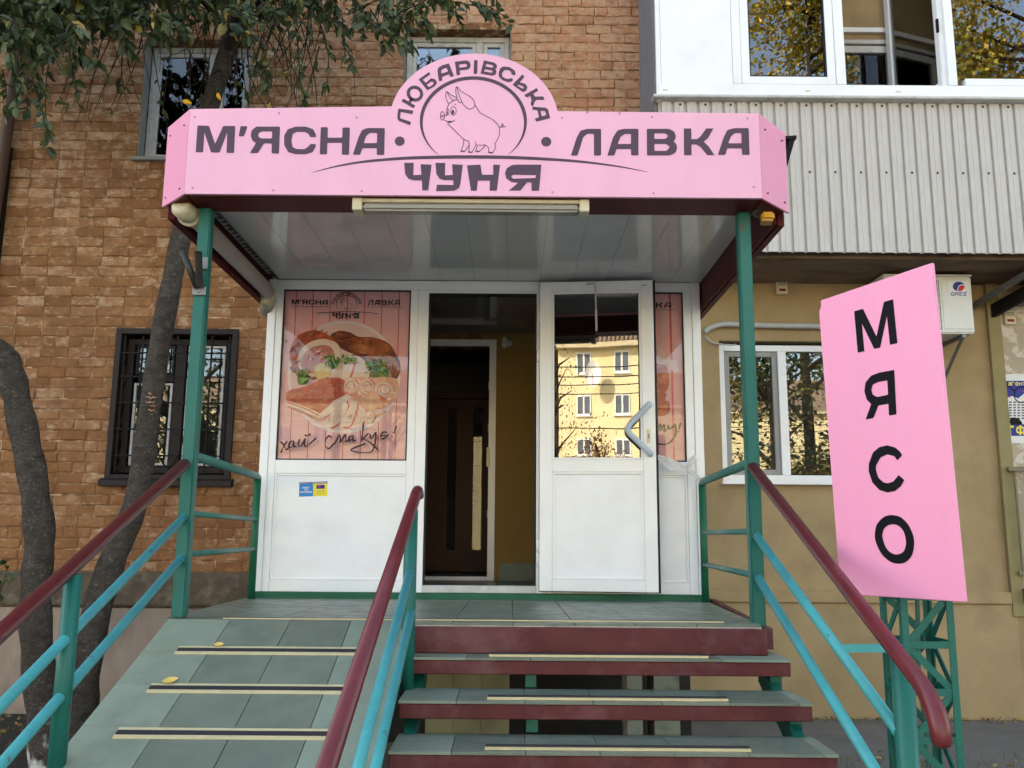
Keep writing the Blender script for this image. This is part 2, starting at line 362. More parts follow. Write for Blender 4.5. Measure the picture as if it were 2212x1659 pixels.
# brick: each brick its own tone, pale bloom in ragged patches
def brickmat(name, texture):
    m = bpy.data.materials.new(name); m.use_nodes = True; nt = m.node_tree; N = nt.nodes; L = nt.links
    p = N['Principled BSDF']; geo = N.new('ShaderNodeNewGeometry')
    def noise(sc, det, rg, vec=None):
        n = N.new('ShaderNodeTexNoise'); n.inputs['Scale'].default_value = sc; n.inputs['Detail'].default_value = det; n.inputs['Roughness'].default_value = rg
        L.new(vec or geo.outputs['Position'], n.inputs['Vector']); return n.outputs['Fac']
    def rmp(f, a, b, c=0.0, d=1.0):
        r = N.new('ShaderNodeMapRange'); r.inputs['From Min'].default_value = a; r.inputs['From Max'].default_value = b
        r.inputs['To Min'].default_value = c; r.inputs['To Max'].default_value = d; L.new(f, r.inputs['Value']); return r.outputs['Result']
    def mix(f, a, b, mode='MIX'):
        x = N.new('ShaderNodeMix'); x.data_type = 'RGBA'; x.blend_type = mode
        for sck, val in ((x.inputs[0], f), (x.inputs[6], a), (x.inputs[7], b)):
            if hasattr(val, 'links'): L.new(val, sck)
            else: sck.default_value = val
        return x.outputs[2]
    def math_(op, a, b):
        x = N.new('ShaderNodeMath'); x.operation = op
        for i, val in enumerate((a, b)):
            if hasattr(val, 'links'): L.new(val, x.inputs[i])
            else: x.inputs[i].default_value = val
        return x.outputs[0]
    mp = N.new('ShaderNodeMapping'); mp.inputs['Scale'].default_value = (1, 1, 1.5); L.new(geo.outputs['Position'], mp.inputs['Vector'])
    oi = N.new('ShaderNodeObjectInfo')
    rnd = math_('FRACT', math_('ADD', oi.outputs['Random'], geo.outputs['Random Per Island']), 0.0)
    cr = N.new('ShaderNodeValToRGB'); E = cr.color_ramp.elements
    cols = [(0.0, srgb(130,88,55)), (0.3, srgb(139,97,62)), (0.6, srgb(145,103,68)), (0.82, srgb(153,111,77)), (1.0, srgb(166,124,90))]
    while len(E) < len(cols): E.new(0.5)
    for e, (ps, c) in zip(E, cols): e.position = ps; e.color = c
    L.new(rnd, cr.inputs[0])
    base = cr.outputs[0]
    if texture:                                     # far from the camera: joints as pattern
        bt = N.new('ShaderNodeTexBrick'); bt.inputs['Scale'].default_value = 1.0; bt.inputs['Brick Width'].default_value = 0.258; bt.inputs['Row Height'].default_value = 0.1
        bt.inputs['Mortar Size'].default_value = 0.006
        bt.inputs['Color1'].default_value = srgb(150,96,56); bt.inputs['Color2'].default_value = srgb(132,82,46); bt.inputs['Mortar'].default_value = srgb(112,78,52)
        sp = N.new('ShaderNodeSeparateXYZ'); L.new(geo.outputs['Position'], sp.inputs[0]); cb = N.new('ShaderNodeCombineXYZ'); L.new(sp.outputs[0], cb.inputs[0]); L.new(sp.outputs[2], cb.inputs[1])
        L.new(cb.outputs[0], bt.inputs['Vector']); base = bt.outputs['Color']
    sp0 = N.new('ShaderNodeSeparateXYZ'); L.new(geo.outputs['Position'], sp0.inputs[0])
    base = mix(rmp(math_('ADD', sp0.outputs[2], noise(1.3, 3, 0.5)), 5.6, 1.9, 0.0, 0.42), base, srgb(150,98,57))   # ochre wash kept low down
    base = mix(math_('MULTIPLY', rmp(sp0.outputs[0], -2.6, -0.2, 0.0, 0.75), rmp(sp0.outputs[2], 4.0, 5.2, 0.0, 1.0)), base, srgb(196,138,104))   # a pinker, paler tone high up by the balcony
    v = rmp(noise(6.0, 6, 0.65), 0.3, 0.7, 0.70, 1.14)
    cc = N.new('ShaderNodeCombineColor'); [L.new(v, cc.inputs[i]) for i in range(3)]
    base = mix(1.0, base, cc.outputs[0], 'MULTIPLY')
    # pale bloom: more of it on some bricks, and more on the upper storey
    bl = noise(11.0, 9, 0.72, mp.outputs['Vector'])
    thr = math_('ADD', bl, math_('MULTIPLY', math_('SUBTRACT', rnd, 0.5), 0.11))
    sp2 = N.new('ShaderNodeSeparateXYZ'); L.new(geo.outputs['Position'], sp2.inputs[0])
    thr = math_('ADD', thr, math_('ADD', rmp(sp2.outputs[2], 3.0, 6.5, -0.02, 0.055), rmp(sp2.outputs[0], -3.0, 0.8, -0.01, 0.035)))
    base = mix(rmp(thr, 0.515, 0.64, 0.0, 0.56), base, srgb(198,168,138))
    st = rmp(noise(1.1, 5, 0.6), 0.52, 0.72, 0.0, 0.35)
    base = mix(st, base, srgb(104,66,40))
    L.new(base, p.inputs['Base Color']); p.inputs['Roughness'].default_value = 0.9; p.inputs['Specular IOR Level'].default_value = 0.3
    bn = N.new('ShaderNodeBump'); bn.inputs['Distance'].default_value = 0.006; L.new(noise(40, 6, 0.65), bn.inputs['Height']); L.new(bn.outputs['Normal'], p.inputs['Normal'])
    MATS[name] = m
    return m
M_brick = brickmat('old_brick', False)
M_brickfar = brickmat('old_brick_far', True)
M_mortar = pmat('brown_mortar', srgb(122,84,54), 0.95, 0.25, 8, bump=0.004, bscale=50, col2=srgb(190,160,128), thr=(0.50,0.62), c2scale=9)

# bark with lichen; whitewash painted round the foot
def barkmat():
    m = pmat('grey_bark', srgb(72,65,58), 0.9, 0.35, 9, bump=0.02, bscale=30, spec=0.15, col2=srgb(104,102,95), thr=(0.57,0.66), c2scale=48, dirt=srgb(46,41,36), dirt_amt=0.8, dirt_scale=14, stretch=(1,1,1.6))
    nt = m.node_tree; N = nt.nodes; L = nt.links; p = N['Principled BSDF']
    src = p.inputs['Base Color'].links[0].from_socket
    geo = N.new('ShaderNodeNewGeometry'); sp = N.new('ShaderNodeSeparateXYZ'); L.new(geo.outputs['Position'], sp.inputs[0])
    nz = N.new('ShaderNodeTexNoise'); nz.inputs['Scale'].default_value = 9; nz.inputs['Detail'].default_value = 6; L.new(geo.outputs['Position'], nz.inputs['Vector'])
    a = N.new('ShaderNodeMath'); a.operation = 'MULTIPLY_ADD'; a.inputs[1].default_value = -0.9; L.new(nz.outputs['Fac'], a.inputs[0]); L.new(sp.outputs[2], a.inputs[2])
    r = N.new('ShaderNodeMapRange'); r.inputs['From Min'].default_value = -0.26; r.inputs['From Max'].default_value = -0.38; L.new(a.outputs[0], r.inputs['Value'])
    x = N.new('ShaderNodeMix'); x.data_type = 'RGBA'; L.new(r.outputs['Result'], x.inputs[0]); L.new(src, x.inputs[6]); x.inputs[7].default_value = srgb(196,192,184)
    L.new(x.outputs[2], p.inputs['Base Color'])
    return m
M_bark = barkmat()
M_twig = pmat('dark_twig', srgb(44,36,30), 0.9, 0.2, 20)
M_leaf = leafmat('cherry_leaf', [(0.0,(0.026,0.046,0.014)), (0.45,(0.042,0.070,0.022)), (0.8,(0.09,0.12,0.04)), (0.97,(0.16,0.16,0.05)), (1.0,(0.40,0.24,0.04))])
M_leaf_aut = leafmat('autumn_leaf', [(0.0,(0.11,0.15,0.03)), (0.4,(0.36,0.33,0.06)), (0.8,(0.62,0.48,0.09)), (1.0,(0.55,0.30,0.06))])
M_leaf_brown = leafmat('brown_leaf', [(0.0,(0.10,0.06,0.03)), (0.6,(0.20,0.10,0.04)), (1.0,(0.26,0.15,0.05))])
M_fallen = leafmat('fallen_leaf', [(0.0,(0.16,0.09,0.03)), (0.6,(0.32,0.2,0.05)), (1.0,(0.5,0.36,0.1))], 0.7)
M_grassm = leafmat('grass_blade', [(0.0,(0.05,0.08,0.02)), (1.0,(0.12,0.13,0.04))], 0.6)
# ------------------------------------------------------------------ ground
WY = 8.30                                             # plane of the building's front wall
def sheet(name, poly, z, mat, kind='structure'):
    o = MB().add([(x, y, z) for x, y in poly], [list(range(len(poly)))]).build(name, mat)
    return tag(o, kind=kind)
sheet('ground', [(-400,-500),(400,-500),(400,400),(-400,400)], 0.0, M_asphalt)
sheet('bounce_pavement', [(-60,-23),(60,-23),(60,2.2),(-60,2.2)], 0.005, pmat('pale_bounce_paving', (0.30,0.28,0.25), 0.9, 0.15, 1.5, dirt=(0.2,0.18,0.16), dirt_amt=0.6, dirt_scale=0.8))  # unseen pale ground, added to bounce sunlight onto the shopfront
sheet('far_bounce_pavement', [(-60,-70),(60,-70),(60,-32),(-60,-32)], 0.005, MATS['pale_bounce_paving'])  # more pale ground added for the bounce, farther back
sheet('soil_bed', [(-9,4.2),(-2.0,4.2),(-1.95,8.2),(-9,8.2)], 0.006, M_soil)

# ------------------------------------------------------------------ the shop's own apartment building
bld = thing('apartment_building', 'old brick apartment block with beige rendered ground floor behind the shop', 'building', (0, WY, 0))
def holed_wall(x0, x1, z0, z1, holes, y, dep):
    mb = MB()
    xs = sorted({x0, x1} | {h[0] for h in holes} | {h[1] for h in holes}); zs = sorted({z0, z1} | {h[2] for h in holes} | {h[3] for h in holes})
    for i in range(len(xs)-1):
        for j in range(len(zs)-1):
            cx, cz = (xs[i]+xs[i+1])/2, (zs[j]+zs[j+1])/2
            if any(h[0] < cx < h[1] and h[2] < cz < h[3] for h in holes): continue
            mb.add([(xs[i],y,zs[j]),(xs[i+1],y,zs[j]),(xs[i+1],y,zs[j+1]),(xs[i],y,zs[j+1])], [(0,1,2,3)])
    for a, b, c, d in holes:
        v = [(a,y,c),(b,y,c),(b,y,d),(a,y,d),(a,y+dep,c),(b,y+dep,c),(b,y+dep,d),(a,y+dep,d)]
        mb.add(v, [(0,4,5,1),(1,5,6,2),(2,6,7,3),(3,7,4,0)])
    return mb
# openings (x0, x1, z0, z1)
H_UL = (-3.74, -2.67, 5.24, 6.54)
H_UM = (-1.12, -0.04, 5.30, 6.68)
H_LO = (-3.76, -2.65, 2.09, 3.50)
H_RT = (1.98, 3.38, 2.11, 3.45)
H_DR = (-0.98, -0.16, 1.17, 3.40)
H_BD = (3.05, 3.85, 4.12, 6.52)
bw = holed_wall(-5.6, 1.3, 1.2, 7.4, [H_UL, H_UM, H_LO, H_DR], WY, 0.30).build('brick_wall', M_mortar, bld, recalc=False)
holed_wall(1.3, 30, 0.0, 13.6, [H_RT, H_BD], WY, 0.28).build('rendered_wall', M_beige, bld, recalc=False)
mb = MB(); Q = lambda a, b, c, d: mb.add([(a,WY,c),(b,WY,c),(b,WY,d),(a,WY,d)], [(0,1,2,3)])
Q(-44,-5.6,0,13.6); Q(-5.6,1.3,7.4,13.6)
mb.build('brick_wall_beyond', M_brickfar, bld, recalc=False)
mb = MB(); mb.add([(-5.6,WY,0),(1.3,WY,0),(1.3,WY,1.2),(-5.6,WY,1.2)], [(0,1,2,3)])
mb.build('base_wall', M_plinth, bld, recalc=False)
mb = MB(); mb.box(-44, 30, WY+2.6, 20, 0, 13.5); mb.box(-44, -43.8, WY+0.01, WY+2.6, 0, 13.5); mb.box(29.8, 30, WY+0.01, WY+2.6, 0, 13.5); mb.box(-43.8, 29.8, WY+0.01, WY+2.6, 13.3, 13.5); mb.build('inner_block', M_room, bld)
mb = MB(); mb.add([(-44.4,WY-0.5,13.6),(30.4,WY-0.5,13.6),(30.4,14,16.6),(-44.4,14,16.6),(30.4,20,13.6),(-44.4,20,13.6)], [(0,1,2,3),(3,2,4,5),(1,0,5,4)])
mb.build('roof', M_slate, bld)
# bricks ------------------------------------------------------------
def brick_mesh(L, h, seed):
    rnd = random.Random(seed)
    pts = [(-L/2,-h/2),(-L/6,-h/2),(L/6,-h/2),(L/2,-h/2),(L/2,0),(L/2,h/2),(L/6,h/2),(-L/6,h/2),(-L/2,h/2),(-L/2,0)]
    j = lambda s: rnd.uniform(-s, s)
    out = [(x + j(0.005), z + j(0.005)) for x, z in pts]
    inn = [(x*(1-0.012/L*2) + j(0.005), z*(1-0.011/h*2) + j(0.004)) for x, z in pts]
    p = rnd.uniform(0.004, 0.011); tilt = j(0.004)
    v = [(x, 0.012, z) for x, z in out] + [(x, -p*0.45, z) for x, z in out] + [(x, -p + tilt*x/L + j(0.0012), z) for x, z in inn]
    n = 10; f = []
    for a in (0, n):
        f += [(a+i, a+(i+1)%n, a+n+(i+1)%n, a+n+i) for i in range(n)]
    f.append([2*n+i for i in range(n)])
    return v, f
STR = [brick_mesh(0.250, 0.091, i) for i in range(14)]
HDR = [brick_mesh(0.121, 0.091, 50+i) for i in range(10)]
def to_me(vf, name):
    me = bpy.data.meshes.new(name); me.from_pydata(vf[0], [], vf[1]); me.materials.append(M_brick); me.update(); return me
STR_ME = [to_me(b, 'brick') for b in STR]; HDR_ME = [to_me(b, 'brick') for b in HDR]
rb = random.Random(5); laid = []
zc = 1.285; row = 0
while zc < 7.36:
    iv = [(-5.55, 1.28)]
    for h in (H_UL, H_UM, H_LO, H_DR):
        if h[2]-0.03 < zc < h[3]+0.03:
            nv = []
            for a, b in iv:
                if h[0] > a: nv.append((a, min(b, h[0])))
                if h[1] < b: nv.append((max(a, h[1]), b))
            iv = [q for q in nv if q[1]-q[0] > 0.02]
    hdr_row = row % 6 == 3
    for a, b in iv:
        x = a + (0 if abs(a+5.55) > 0.01 else -((row % 2)*0.129 + rb.uniform(0,0.01)))
        first = True
        while x < b - 0.03:
            hd = hdr_row or rb.random() < 0.07 or (first and row % 2 == 1)
            L = 0.13 if hd else 0.259
            L2 = L + rb.uniform(-0.006, 0.006); first = False
            x1 = min(x + L2, b)
            if b - x1 < 0.05: x1 = b
            w = x1 - x
            laid.append((x + w/2, zc + rb.uniform(-0.003,0.003), w/L, hd, rb.randrange(10), rb.uniform(-0.9,0.9)))
            x = x1
    zc += 0.1; row += 1
def in_view(x, z):
    u, v = PRJ((x, WY, z))
    if not (-40 < u < 2260 and -40 < v < 1700): return False
    if 575 < u < 1530 and 440 < v < 1300: return False
    if 352 < u < 1700 and 246 < v < 452: return False
    if 450 < u < 1600 and 420 < v < 600: return False
    if 880 < u < 1170 and 150 < v < 260: return False
    return True
seen = sorted([b for b in laid if in_view(b[0], b[1])], key=lambda b: b[0]**2 + WY**2 + (b[1]-CZ)**2)
single = set(id(b) for b in seen[:300])
mass = MB()
for b in laid:
    x, z, sx, hd, k, rz = b
    if id(b) in single:
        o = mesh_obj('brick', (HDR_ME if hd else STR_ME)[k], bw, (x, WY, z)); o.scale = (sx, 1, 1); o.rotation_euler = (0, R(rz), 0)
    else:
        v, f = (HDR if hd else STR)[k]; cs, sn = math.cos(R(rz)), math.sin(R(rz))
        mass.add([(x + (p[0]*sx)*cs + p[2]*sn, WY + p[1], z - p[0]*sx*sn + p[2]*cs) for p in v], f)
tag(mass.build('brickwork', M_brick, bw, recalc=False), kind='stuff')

# plinth and ledges
mb = MB(); mb.prism([(-5.6,WY-0.09,0),(-5.6,WY-0.09,0.92),(-5.6,WY-0.002,0.94),(-5.6,WY-0.002,0)], (3.72,0,0)); mb.build('plinth', M_plinth, bld)
mb = MB(); n = 60; prof = [(-0.10,0.925),(-0.115,0.95),(-0.10,1.02),(-0.06,1.16),(-0.02,1.235),(0.005,1.24)]
rl = random.Random(3)
vv = []
for i in range(n+1):
    x = -5.6 + 3.72*i/n
    for k, (dy, z) in enumerate(prof): vv.append((x, WY+dy+rl.uniform(-0.006,0.006)*(k < 5), z+rl.uniform(-0.008,0.008)*(0 < k)))
k = len(prof)
mb.add(vv, [(i*k+j, (i+1)*k+j, (i+1)*k+j+1, i*k+j+1) for i in range(n) for j in range(k-1)], 0, False)
mb.build('stained_ledge', M_ledge, bld, recalc=False)
mb = MB(); mb.box(1.45, 4.555, WY-0.06, WY-0.002, 1.01, 1.115); mb.build('plinth_band', M_beige, bld, bevel=0.006)
mb = MB(); mb.box(1.45, 4.60, WY-0.035, WY-0.003, 0.0, 1.008); mb.build('plinth', M_beige, bld, bevel=0.004)
mb = MB(); mb.box(4.56, 4.68, WY-0.05, WY-0.004, 0.9, 4.05); mb.build('corner_trim', pmat('olive_trim', srgb(146,132,92), 0.8, 0.1, 5), bld, bevel=0.004)
mb = MB(); mb.box(4.68, 9, WY-0.02, WY-0.004, 1.16, 3.95); mb.build('stone_facing', M_marble, bld)
mb = MB(); mb.box(4.66, 9, WY-0.12, WY-0.006, 1.02, 1.15); mb.build('stone_ledge', pmat('dark_ledge_stone', srgb(96,90,78), 0.8, 0.15, 6), bld)
mb = MB(); mb.box(4.72, 9, WY-0.045, WY-0.008, 0.0, 1.01); mb.build('red_base_panel', pmat('dark_red_panel', srgb(120,60,52), 0.7, 0.15, 5), bld)

# windows -----------------------------------------------------------
def frame_mb(mb, a, b, c, d, w, y0, y1, mi=0, sides='LRTB'):
    if 'L' in sides: mb.box(a, a+w, y0, y1, c, d, mi)
    if 'R' in sides: mb.box(b-w, b, y0, y1, c, d, mi)
    if 'T' in sides: mb.box(a+w, b-w, y0, y1, d-w, d, mi)
    if 'B' in sides: mb.box(a+w, b-w, y0, y1, c, c+w, mi)
def pane(a, b, c, d, y, parent, mat=None, name='pane'):
    return MB().box(a, b, y, y+0.006, c, d).build(name, mat or M_glass, parent)
# upper window with old white casements
def old_window(h, mull, label_curtain, openleaf):
    a, b, c, d = h; w = node('window', bld); y = WY+0.13
    mb = MB(); frame_mb(mb, a+0.01, b-0.01, c+0.02, d-0.01, 0.055, y, y+0.07); mb.box(mull-0.035, mull+0.035, y+0.002, y+0.068, c+0.075, d-0.065)
    mb.build('frame', M_old_white, w, bevel=0.004)
    for s0, s1 in ((a+0.066, mull-0.036), (mull+0.036, b-0.066)):
        mb = MB(); frame_mb(mb, s0, s1, c+0.078, d-0.068, 0.045, y+0.012, y+0.05); mb.build('sash', M_old_white, w, bevel=0.004)
        pane(s0+0.04, s1-0.04, c+0.118, d-0.108, y+0.03, w)
    mb = MB(); mb.box(a-0.04, b+0.04, WY-0.06, WY+0.13, c-0.02, c+0.015); mb.build('sill', M_zinc, w, bevel=0.004)
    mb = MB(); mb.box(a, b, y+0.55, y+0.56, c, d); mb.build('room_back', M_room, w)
    for x0, x1 in ((a, a+0.006), (b-0.006, b)):
        mb = MB(); mb.box(x0, x1, WY-0.012, WY+0.12, c+0.016, d); mb.build('reveal_plaster', M_zinc, w)
    return w
w1 = old_window(H_UL, -3.06, None, True)
w2 = old_window(H_UM, -0.36, None, False)
MB().box(-0.34, -0.08, WY+0.24, WY+0.25, 5.4, 6.6).build('net_curtain', M_curtain, w2)
MB().box(-3.66, -3.40, WY+0.25, WY+0.26, 5.3, 6.45).build('net_curtain', M_curtain, w1)
# lower window: brown frame with iron grille
a, b, c, d = H_LO
w = node('window', bld); y = WY+0.09
mb = MB(); frame_mb(mb, a-0.03, b+0.03, c-0.02, d+0.02, 0.055, WY-0.035, WY+0.085); mb.build('outer_frame', M_brown, w, bevel=0.004)
mb = MB(); frame_mb(mb, a+0.046, b-0.046, c+0.056, d-0.056, 0.06, y, y+0.06); mb.box(-3.20-0.05, -3.20+0.05, y+0.003, y+0.055, c+0.117, d-0.117); mb.box(-3.60, -3.255, y+0.004, y+0.054, 3.02, 3.09); mb.build('frame', M_brown, w, bevel=0.004)
for s in ((-3.645,-3.255,3.092,3.385), (-3.645,-3.255,2.215,3.016), (-3.145,-2.765,2.215,3.385)):
    mb = MB(); frame_mb(mb, s[0]+0.01, s[1]-0.01, s[2]+0.005, s[3]-0.005, 0.022, y+0.015, y+0.045); mb.build('sash', M_old_white if s[2] < 3 else M_brown, w, bevel=0.002)
    pane(s[0]+0.03, s[1]-0.03, s[2]+0.025, s[3]-0.025, y+0.03, w)
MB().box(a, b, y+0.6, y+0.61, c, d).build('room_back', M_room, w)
gy = WY-0.015; g = node('window_grille', bld)
mb = MB()
for x in (-3.70,-3.53,-3.36,-3.04,-2.87,-2.70): mb.box(x-0.007, x+0.007, gy-0.007, gy+0.007, c+0.05, d-0.05)
mb.build('upright_bars', M_black_metal, g)
for z in (2.30, 2.55, 2.80, 3.05, 3.28): MB().box(a+0.04, b-0.04, gy-0.021, gy-0.008, z-0.007, z+0.007).build('cross_bar', M_black_metal, g)
mb = MB(); mb.tube([(-3.20+0.155*math.cos(t), gy-0.028, 2.80+0.60*math.sin(t)) for t in [2*math.pi*i/40 for i in range(41)]], 0.007, 6); mb.build('oval_ring', M_black_metal, g)
mb = MB(); mb.box(-3.207, -3.193, gy-0.006, gy+0.006, c+0.05, 2.20); mb.box(-3.207, -3.193, gy-0.006, gy+0.006, 3.40, d-0.05); mb.build('stub_bars', M_black_metal, g)
mb = MB(); mb.prism([(a-0.06,WY-0.085,c-0.075),(a-0.06,WY-0.085,c-0.025),(a-0.06,WY-0.036,c+0.0),(a-0.06,WY-0.002,c+0.0),(a-0.06,WY-0.002,c-0.075)], (b-a+0.12,0,0)); mb.build('sill', M_brown, w, bevel=0.003)
# right window: white plastic
a, b, c, d = H_RT
w = node('window', bld); y = WY+0.06
mb = MB(); frame_mb(mb, a, b, c, d-0.03, 0.06, y, y+0.07); mb.box(2.555, 2.635, y-0.003, y+0.072, c+0.061, d-0.091); mb.build('frame', M_white, w, bevel=0.004)
mb = MB(); frame_mb(mb, a+0.062, 2.553, c+0.062, d-0.092, 0.05, y+0.02, y+0.06); mb.build('sash', pmat('grey_net_frame', srgb(150,148,144), 0.5, 0.05, 5), w, bevel=0.004)  # left sash in one even grey
pane(a+0.11, 2.505, c+0.11, d-0.14, y+0.04, w); pane(2.636, b-0.061, c+0.062, d-0.092, y+0.03, w)
MB().box(a-0.02, b+0.05, WY-0.07, y-0.004, c-0.035, c-0.004).build('sill', M_white, w, bevel=0.004)
MB().box(a, b, y+0.60, y+0.61, c, d).build('room_back', M_room, w)

# dark louvred shutter at the far left of the brick wall
sh = thing('louvred_shutter', 'black louvred shutter on the brick wall at the far left edge', 'shutter', (-4.95, WY-0.03, 3.9))
mb = MB(); frame_mb(mb, -5.65, -4.98, 3.78, 5.35, 0.05, WY-0.07, WY-0.012); mb.build('frame', M_black_metal, sh)
for i in range(24):
    z = 3.86 + i*0.06
    MB().bar((-5.599, WY-0.045, z), (-5.031, WY-0.045, z), 0.05, 0.008, (0, 0.7, 1)).build('slat', M_black_metal, sh)
# downpipe
dp = MB(); dp.tube([(-5.08, WY-0.11, 3.4), (-5.0, WY-0.11, 5.4), (-4.98, WY-0.09, 6.4), (-4.95, WY-0.09, 7.6)], 0.055, 14)
tag(dp.build('downpipe', pmat('brown_downpipe', srgb(80,60,48), 0.6, 0.15, 6)), 'brown downpipe on the brick wall beside the black shutter', 'pipe')

# ------------------------------------------------------------------ balcony with white glazing
YB = 7.40; BX0, BX1 = 1.29, 8.0
bal = thing('balcony', 'glazed white balcony with corrugated sheet parapet above the beige wall', 'balcony', (3.5, YB, 4.03))
mb = MB(); mb.box(BX0+0.05, BX1, YB+0.04, WY-0.004, 4.06, 4.16); mb.build('slab', M_concrete, bal, bevel=0.006)
mb = MB(); mb.box(BX0+0.05, BX1, YB+0.10, WY-0.004, 4.02, 4.058); mb.build('slab_underside', M_concrete, bal)
# corrugated parapet
mb = MB(); pitch = 0.113; prof = []
x = BX0
while x < BX1:
    for dx, dy in ((0,0),(0.004,0.0),(0.009,0.026),(0.028,0.026),(0.033,0.0),(0.070,0.0),(0.073,-0.004),(0.080,-0.004),(0.083,0.0),(0.113,0.0)): prof.append((x+dx, YB+dy))
    x += pitch
prof = [p for i, p in enumerate(prof) if i == 0 or p[0] > prof[i-1][0]+1e-6]
zs = (4.045, 5.44); n = len(prof)
mb.add([(p[0], p[1], z) for z in zs for p in prof], [(i, i+1, n+i+1, n+i) for i in range(n-1)])
par = mb.build('corrugated_parapet', M_corr, bal, recalc=False)
sm = MB(); sm.tube([(0,-0.004,0),(0,0.002,0)], 0.011, 8); sm.tube([(0,-0.010,0),(0,-0.004,0)], 0.007, 6)
so = sm.build('screw', M_darksteel); so.parent = par; screw_me = so.data
first = True
for zz in (4.78, 5.41):
    xx = BX0 + 0.085 + pitch
    while xx < 4.7:
        if not (zz < 5 and xx < 2.2):
            o = so if first else mesh_obj('screw', screw_me, par)
            o.location = Vector((xx, YB-0.001, zz)) - org(par); first = False
        xx += pitch*2
# grey ribbed side sheet towards the brick
mb = MB(); prof = []; yy = YB+0.01
while yy < WY:
    for dy, dx in ((0,0),(0.030,0),(0.036,-0.022),(0.056,-0.022),(0.062,0)): prof.append((BX0-0.002+dx, yy+dy))
    yy += 0.092
n = len(prof); mb.add([(p[0], min(p[1], WY-0.004), z) for z in (4.1, 8.2) for p in prof], [(i, n+i, n+i+1, i+1) for i in range(n-1)])
mb.build('ribbed_side_sheet', M_corr_grey, bal, recalc=False)
mb = MB(); mb.box(BX0-0.012, BX0+0.03, YB-0.012, YB+0.03, 5.44, 8.2); mb.build('corner_strip', M_white, bal, bevel=0.003)
mb = MB(); mb.prism([(BX0-0.05,YB-0.075,5.462),(BX0-0.05,YB-0.07,5.475),(BX0-0.05,YB+0.05,5.49),(BX0-0.05,YB+0.05,5.44),(BX0-0.05,YB-0.07,5.45)], (BX1-BX0,0,0)); mb.build('sill_flashing', M_old_white, bal)
mb = MB(); mb.box(BX0, BX1, YB-0.02, YB+0.05, 5.495, 5.605); mb.build('bottom_rail', M_white, bal, bevel=0.005)
for xx in (1.33, 2.61, 3.42): MB().box(xx, xx+0.045, YB-0.024, YB-0.0205, 5.535, 5.545).build('drain_cap', M_cream, bal)
mb = MB(); mb.box(1.322, 1.965, YB-0.012, YB+0.03, 5.607, 8.1); mb.build('white_panel', M_panel, bal)
mb = MB(); mb.box(1.968, 2.045, YB-0.018, YB+0.05, 5.607, 8.1); mb.build('mullion', M_white, bal, bevel=0.004)
gw = node('window', bal)
mb = MB(); frame_mb(mb, 2.048, 2.895, 5.608, 7.8, 0.075, YB-0.014, YB+0.05); mb.build('frame', M_white, gw, bevel=0.004)
M_balglass = glassmat('balcony_glass', 2.5)
pane(2.12, 2.822, 5.68, 7.73, YB+0.015, gw, M_balglass)
mb = MB(); frame_mb(mb, 2.121, 2.821, 5.681, 7.729, 0.014, YB-0.006, YB+0.012); mb.build('gasket', M_gasket, gw)
mb = MB(); mb.box(2.898, 2.985, YB-0.02, YB+0.055, 5.607, 8.1); mb.build('mullion', M_white, bal, bevel=0.004)
mb = MB(); mb.box(3.905, 3.985, YB-0.02, YB+0.055, 5.607, 8.1); mb.build('mullion', M_white, bal, bevel=0.004)
gw = node('window', bal)
mb = MB(); frame_mb(mb, 3.988, 5.4, 5.608, 7.8, 0.07, YB-0.014, YB+0.05, sides='RTB'); mb.build('frame', M_white, gw, bevel=0.004)
pane(3.99, 5.33, 5.68, 7.73, YB+0.015, gw, M_balglass)
# open sash swung inwards
gw = node('open_sash', bal)
ang = R(80); hx, hy = 3.90, YB+0.03
tp = lambda u, v, z: (hx - u*math.cos(ang) - v*math.sin(ang), hy + u*math.sin(ang) - v*math.cos(ang), z)
def rbox(mb, u0, u1, v0, v1, z0, z1):
    v = [tp(u,v_,z) for z in (z0,z1) for u, v_ in ((u0,v0),(u1,v0),(u1,v1),(u0,v1))]
    mb.add(v, [(0,3,2,1),(4,5,6,7),(0,1,5,4),(1,2,6,5),(2,3,7,6),(3,0,4,7)])
mb = MB()
rbox(mb, 0,0.065,-0.03,0.03,5.62,7.75); rbox(mb, 0.72,0.785,-0.03,0.03,5.62,7.75); rbox(mb, 0.065,0.72,-0.03,0.03,5.62,5.685); rbox(mb, 0.065,0.72,-0.03,0.03,7.685,7.75)
mb.build('frame', M_white, gw, bevel=0.004)
mb = MB(); rbox(mb, 0.06,0.725,-0.004,0.004,5.68,7.69); mb.build('pane', M_balglass, gw)
mb = MB(); rbox(mb, -0.012,0.012,0.03,0.045,6.15,6.28); mb.build('hinge', M_black_metal, gw)
# balcony door in the house wall behind
bd = node('balcony_door', bal)
a, b, c, d = H_BD
mb = MB(); frame_mb(mb, a, b, c+0.02, d, 0.075, WY-0.02, WY+0.05); mb.build('frame', M_old_white, bd, bevel=0.004)
mb = MB(); frame_mb(mb, a-0.05, b+0.05, c, d+0.06, 0.045, WY-0.035, WY-0.004); mb.build('casing', M_old_white, bd, bevel=0.004)
pane(a+0.07, b-0.07, c+0.1, d-0.07, WY+0.01, bd)
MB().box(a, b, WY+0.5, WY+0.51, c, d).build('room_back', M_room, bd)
mb = MB(); mb.box(1.3, BX1, YB+0.06, WY-0.004, 8.12, 8.2); mb.build('ceiling', M_white, bal)
mb = MB(); mb.box(1.33, BX1, WY-0.04, WY-0.006, 6.66, 6.71); mb.build('cable_duct', M_white, bal)
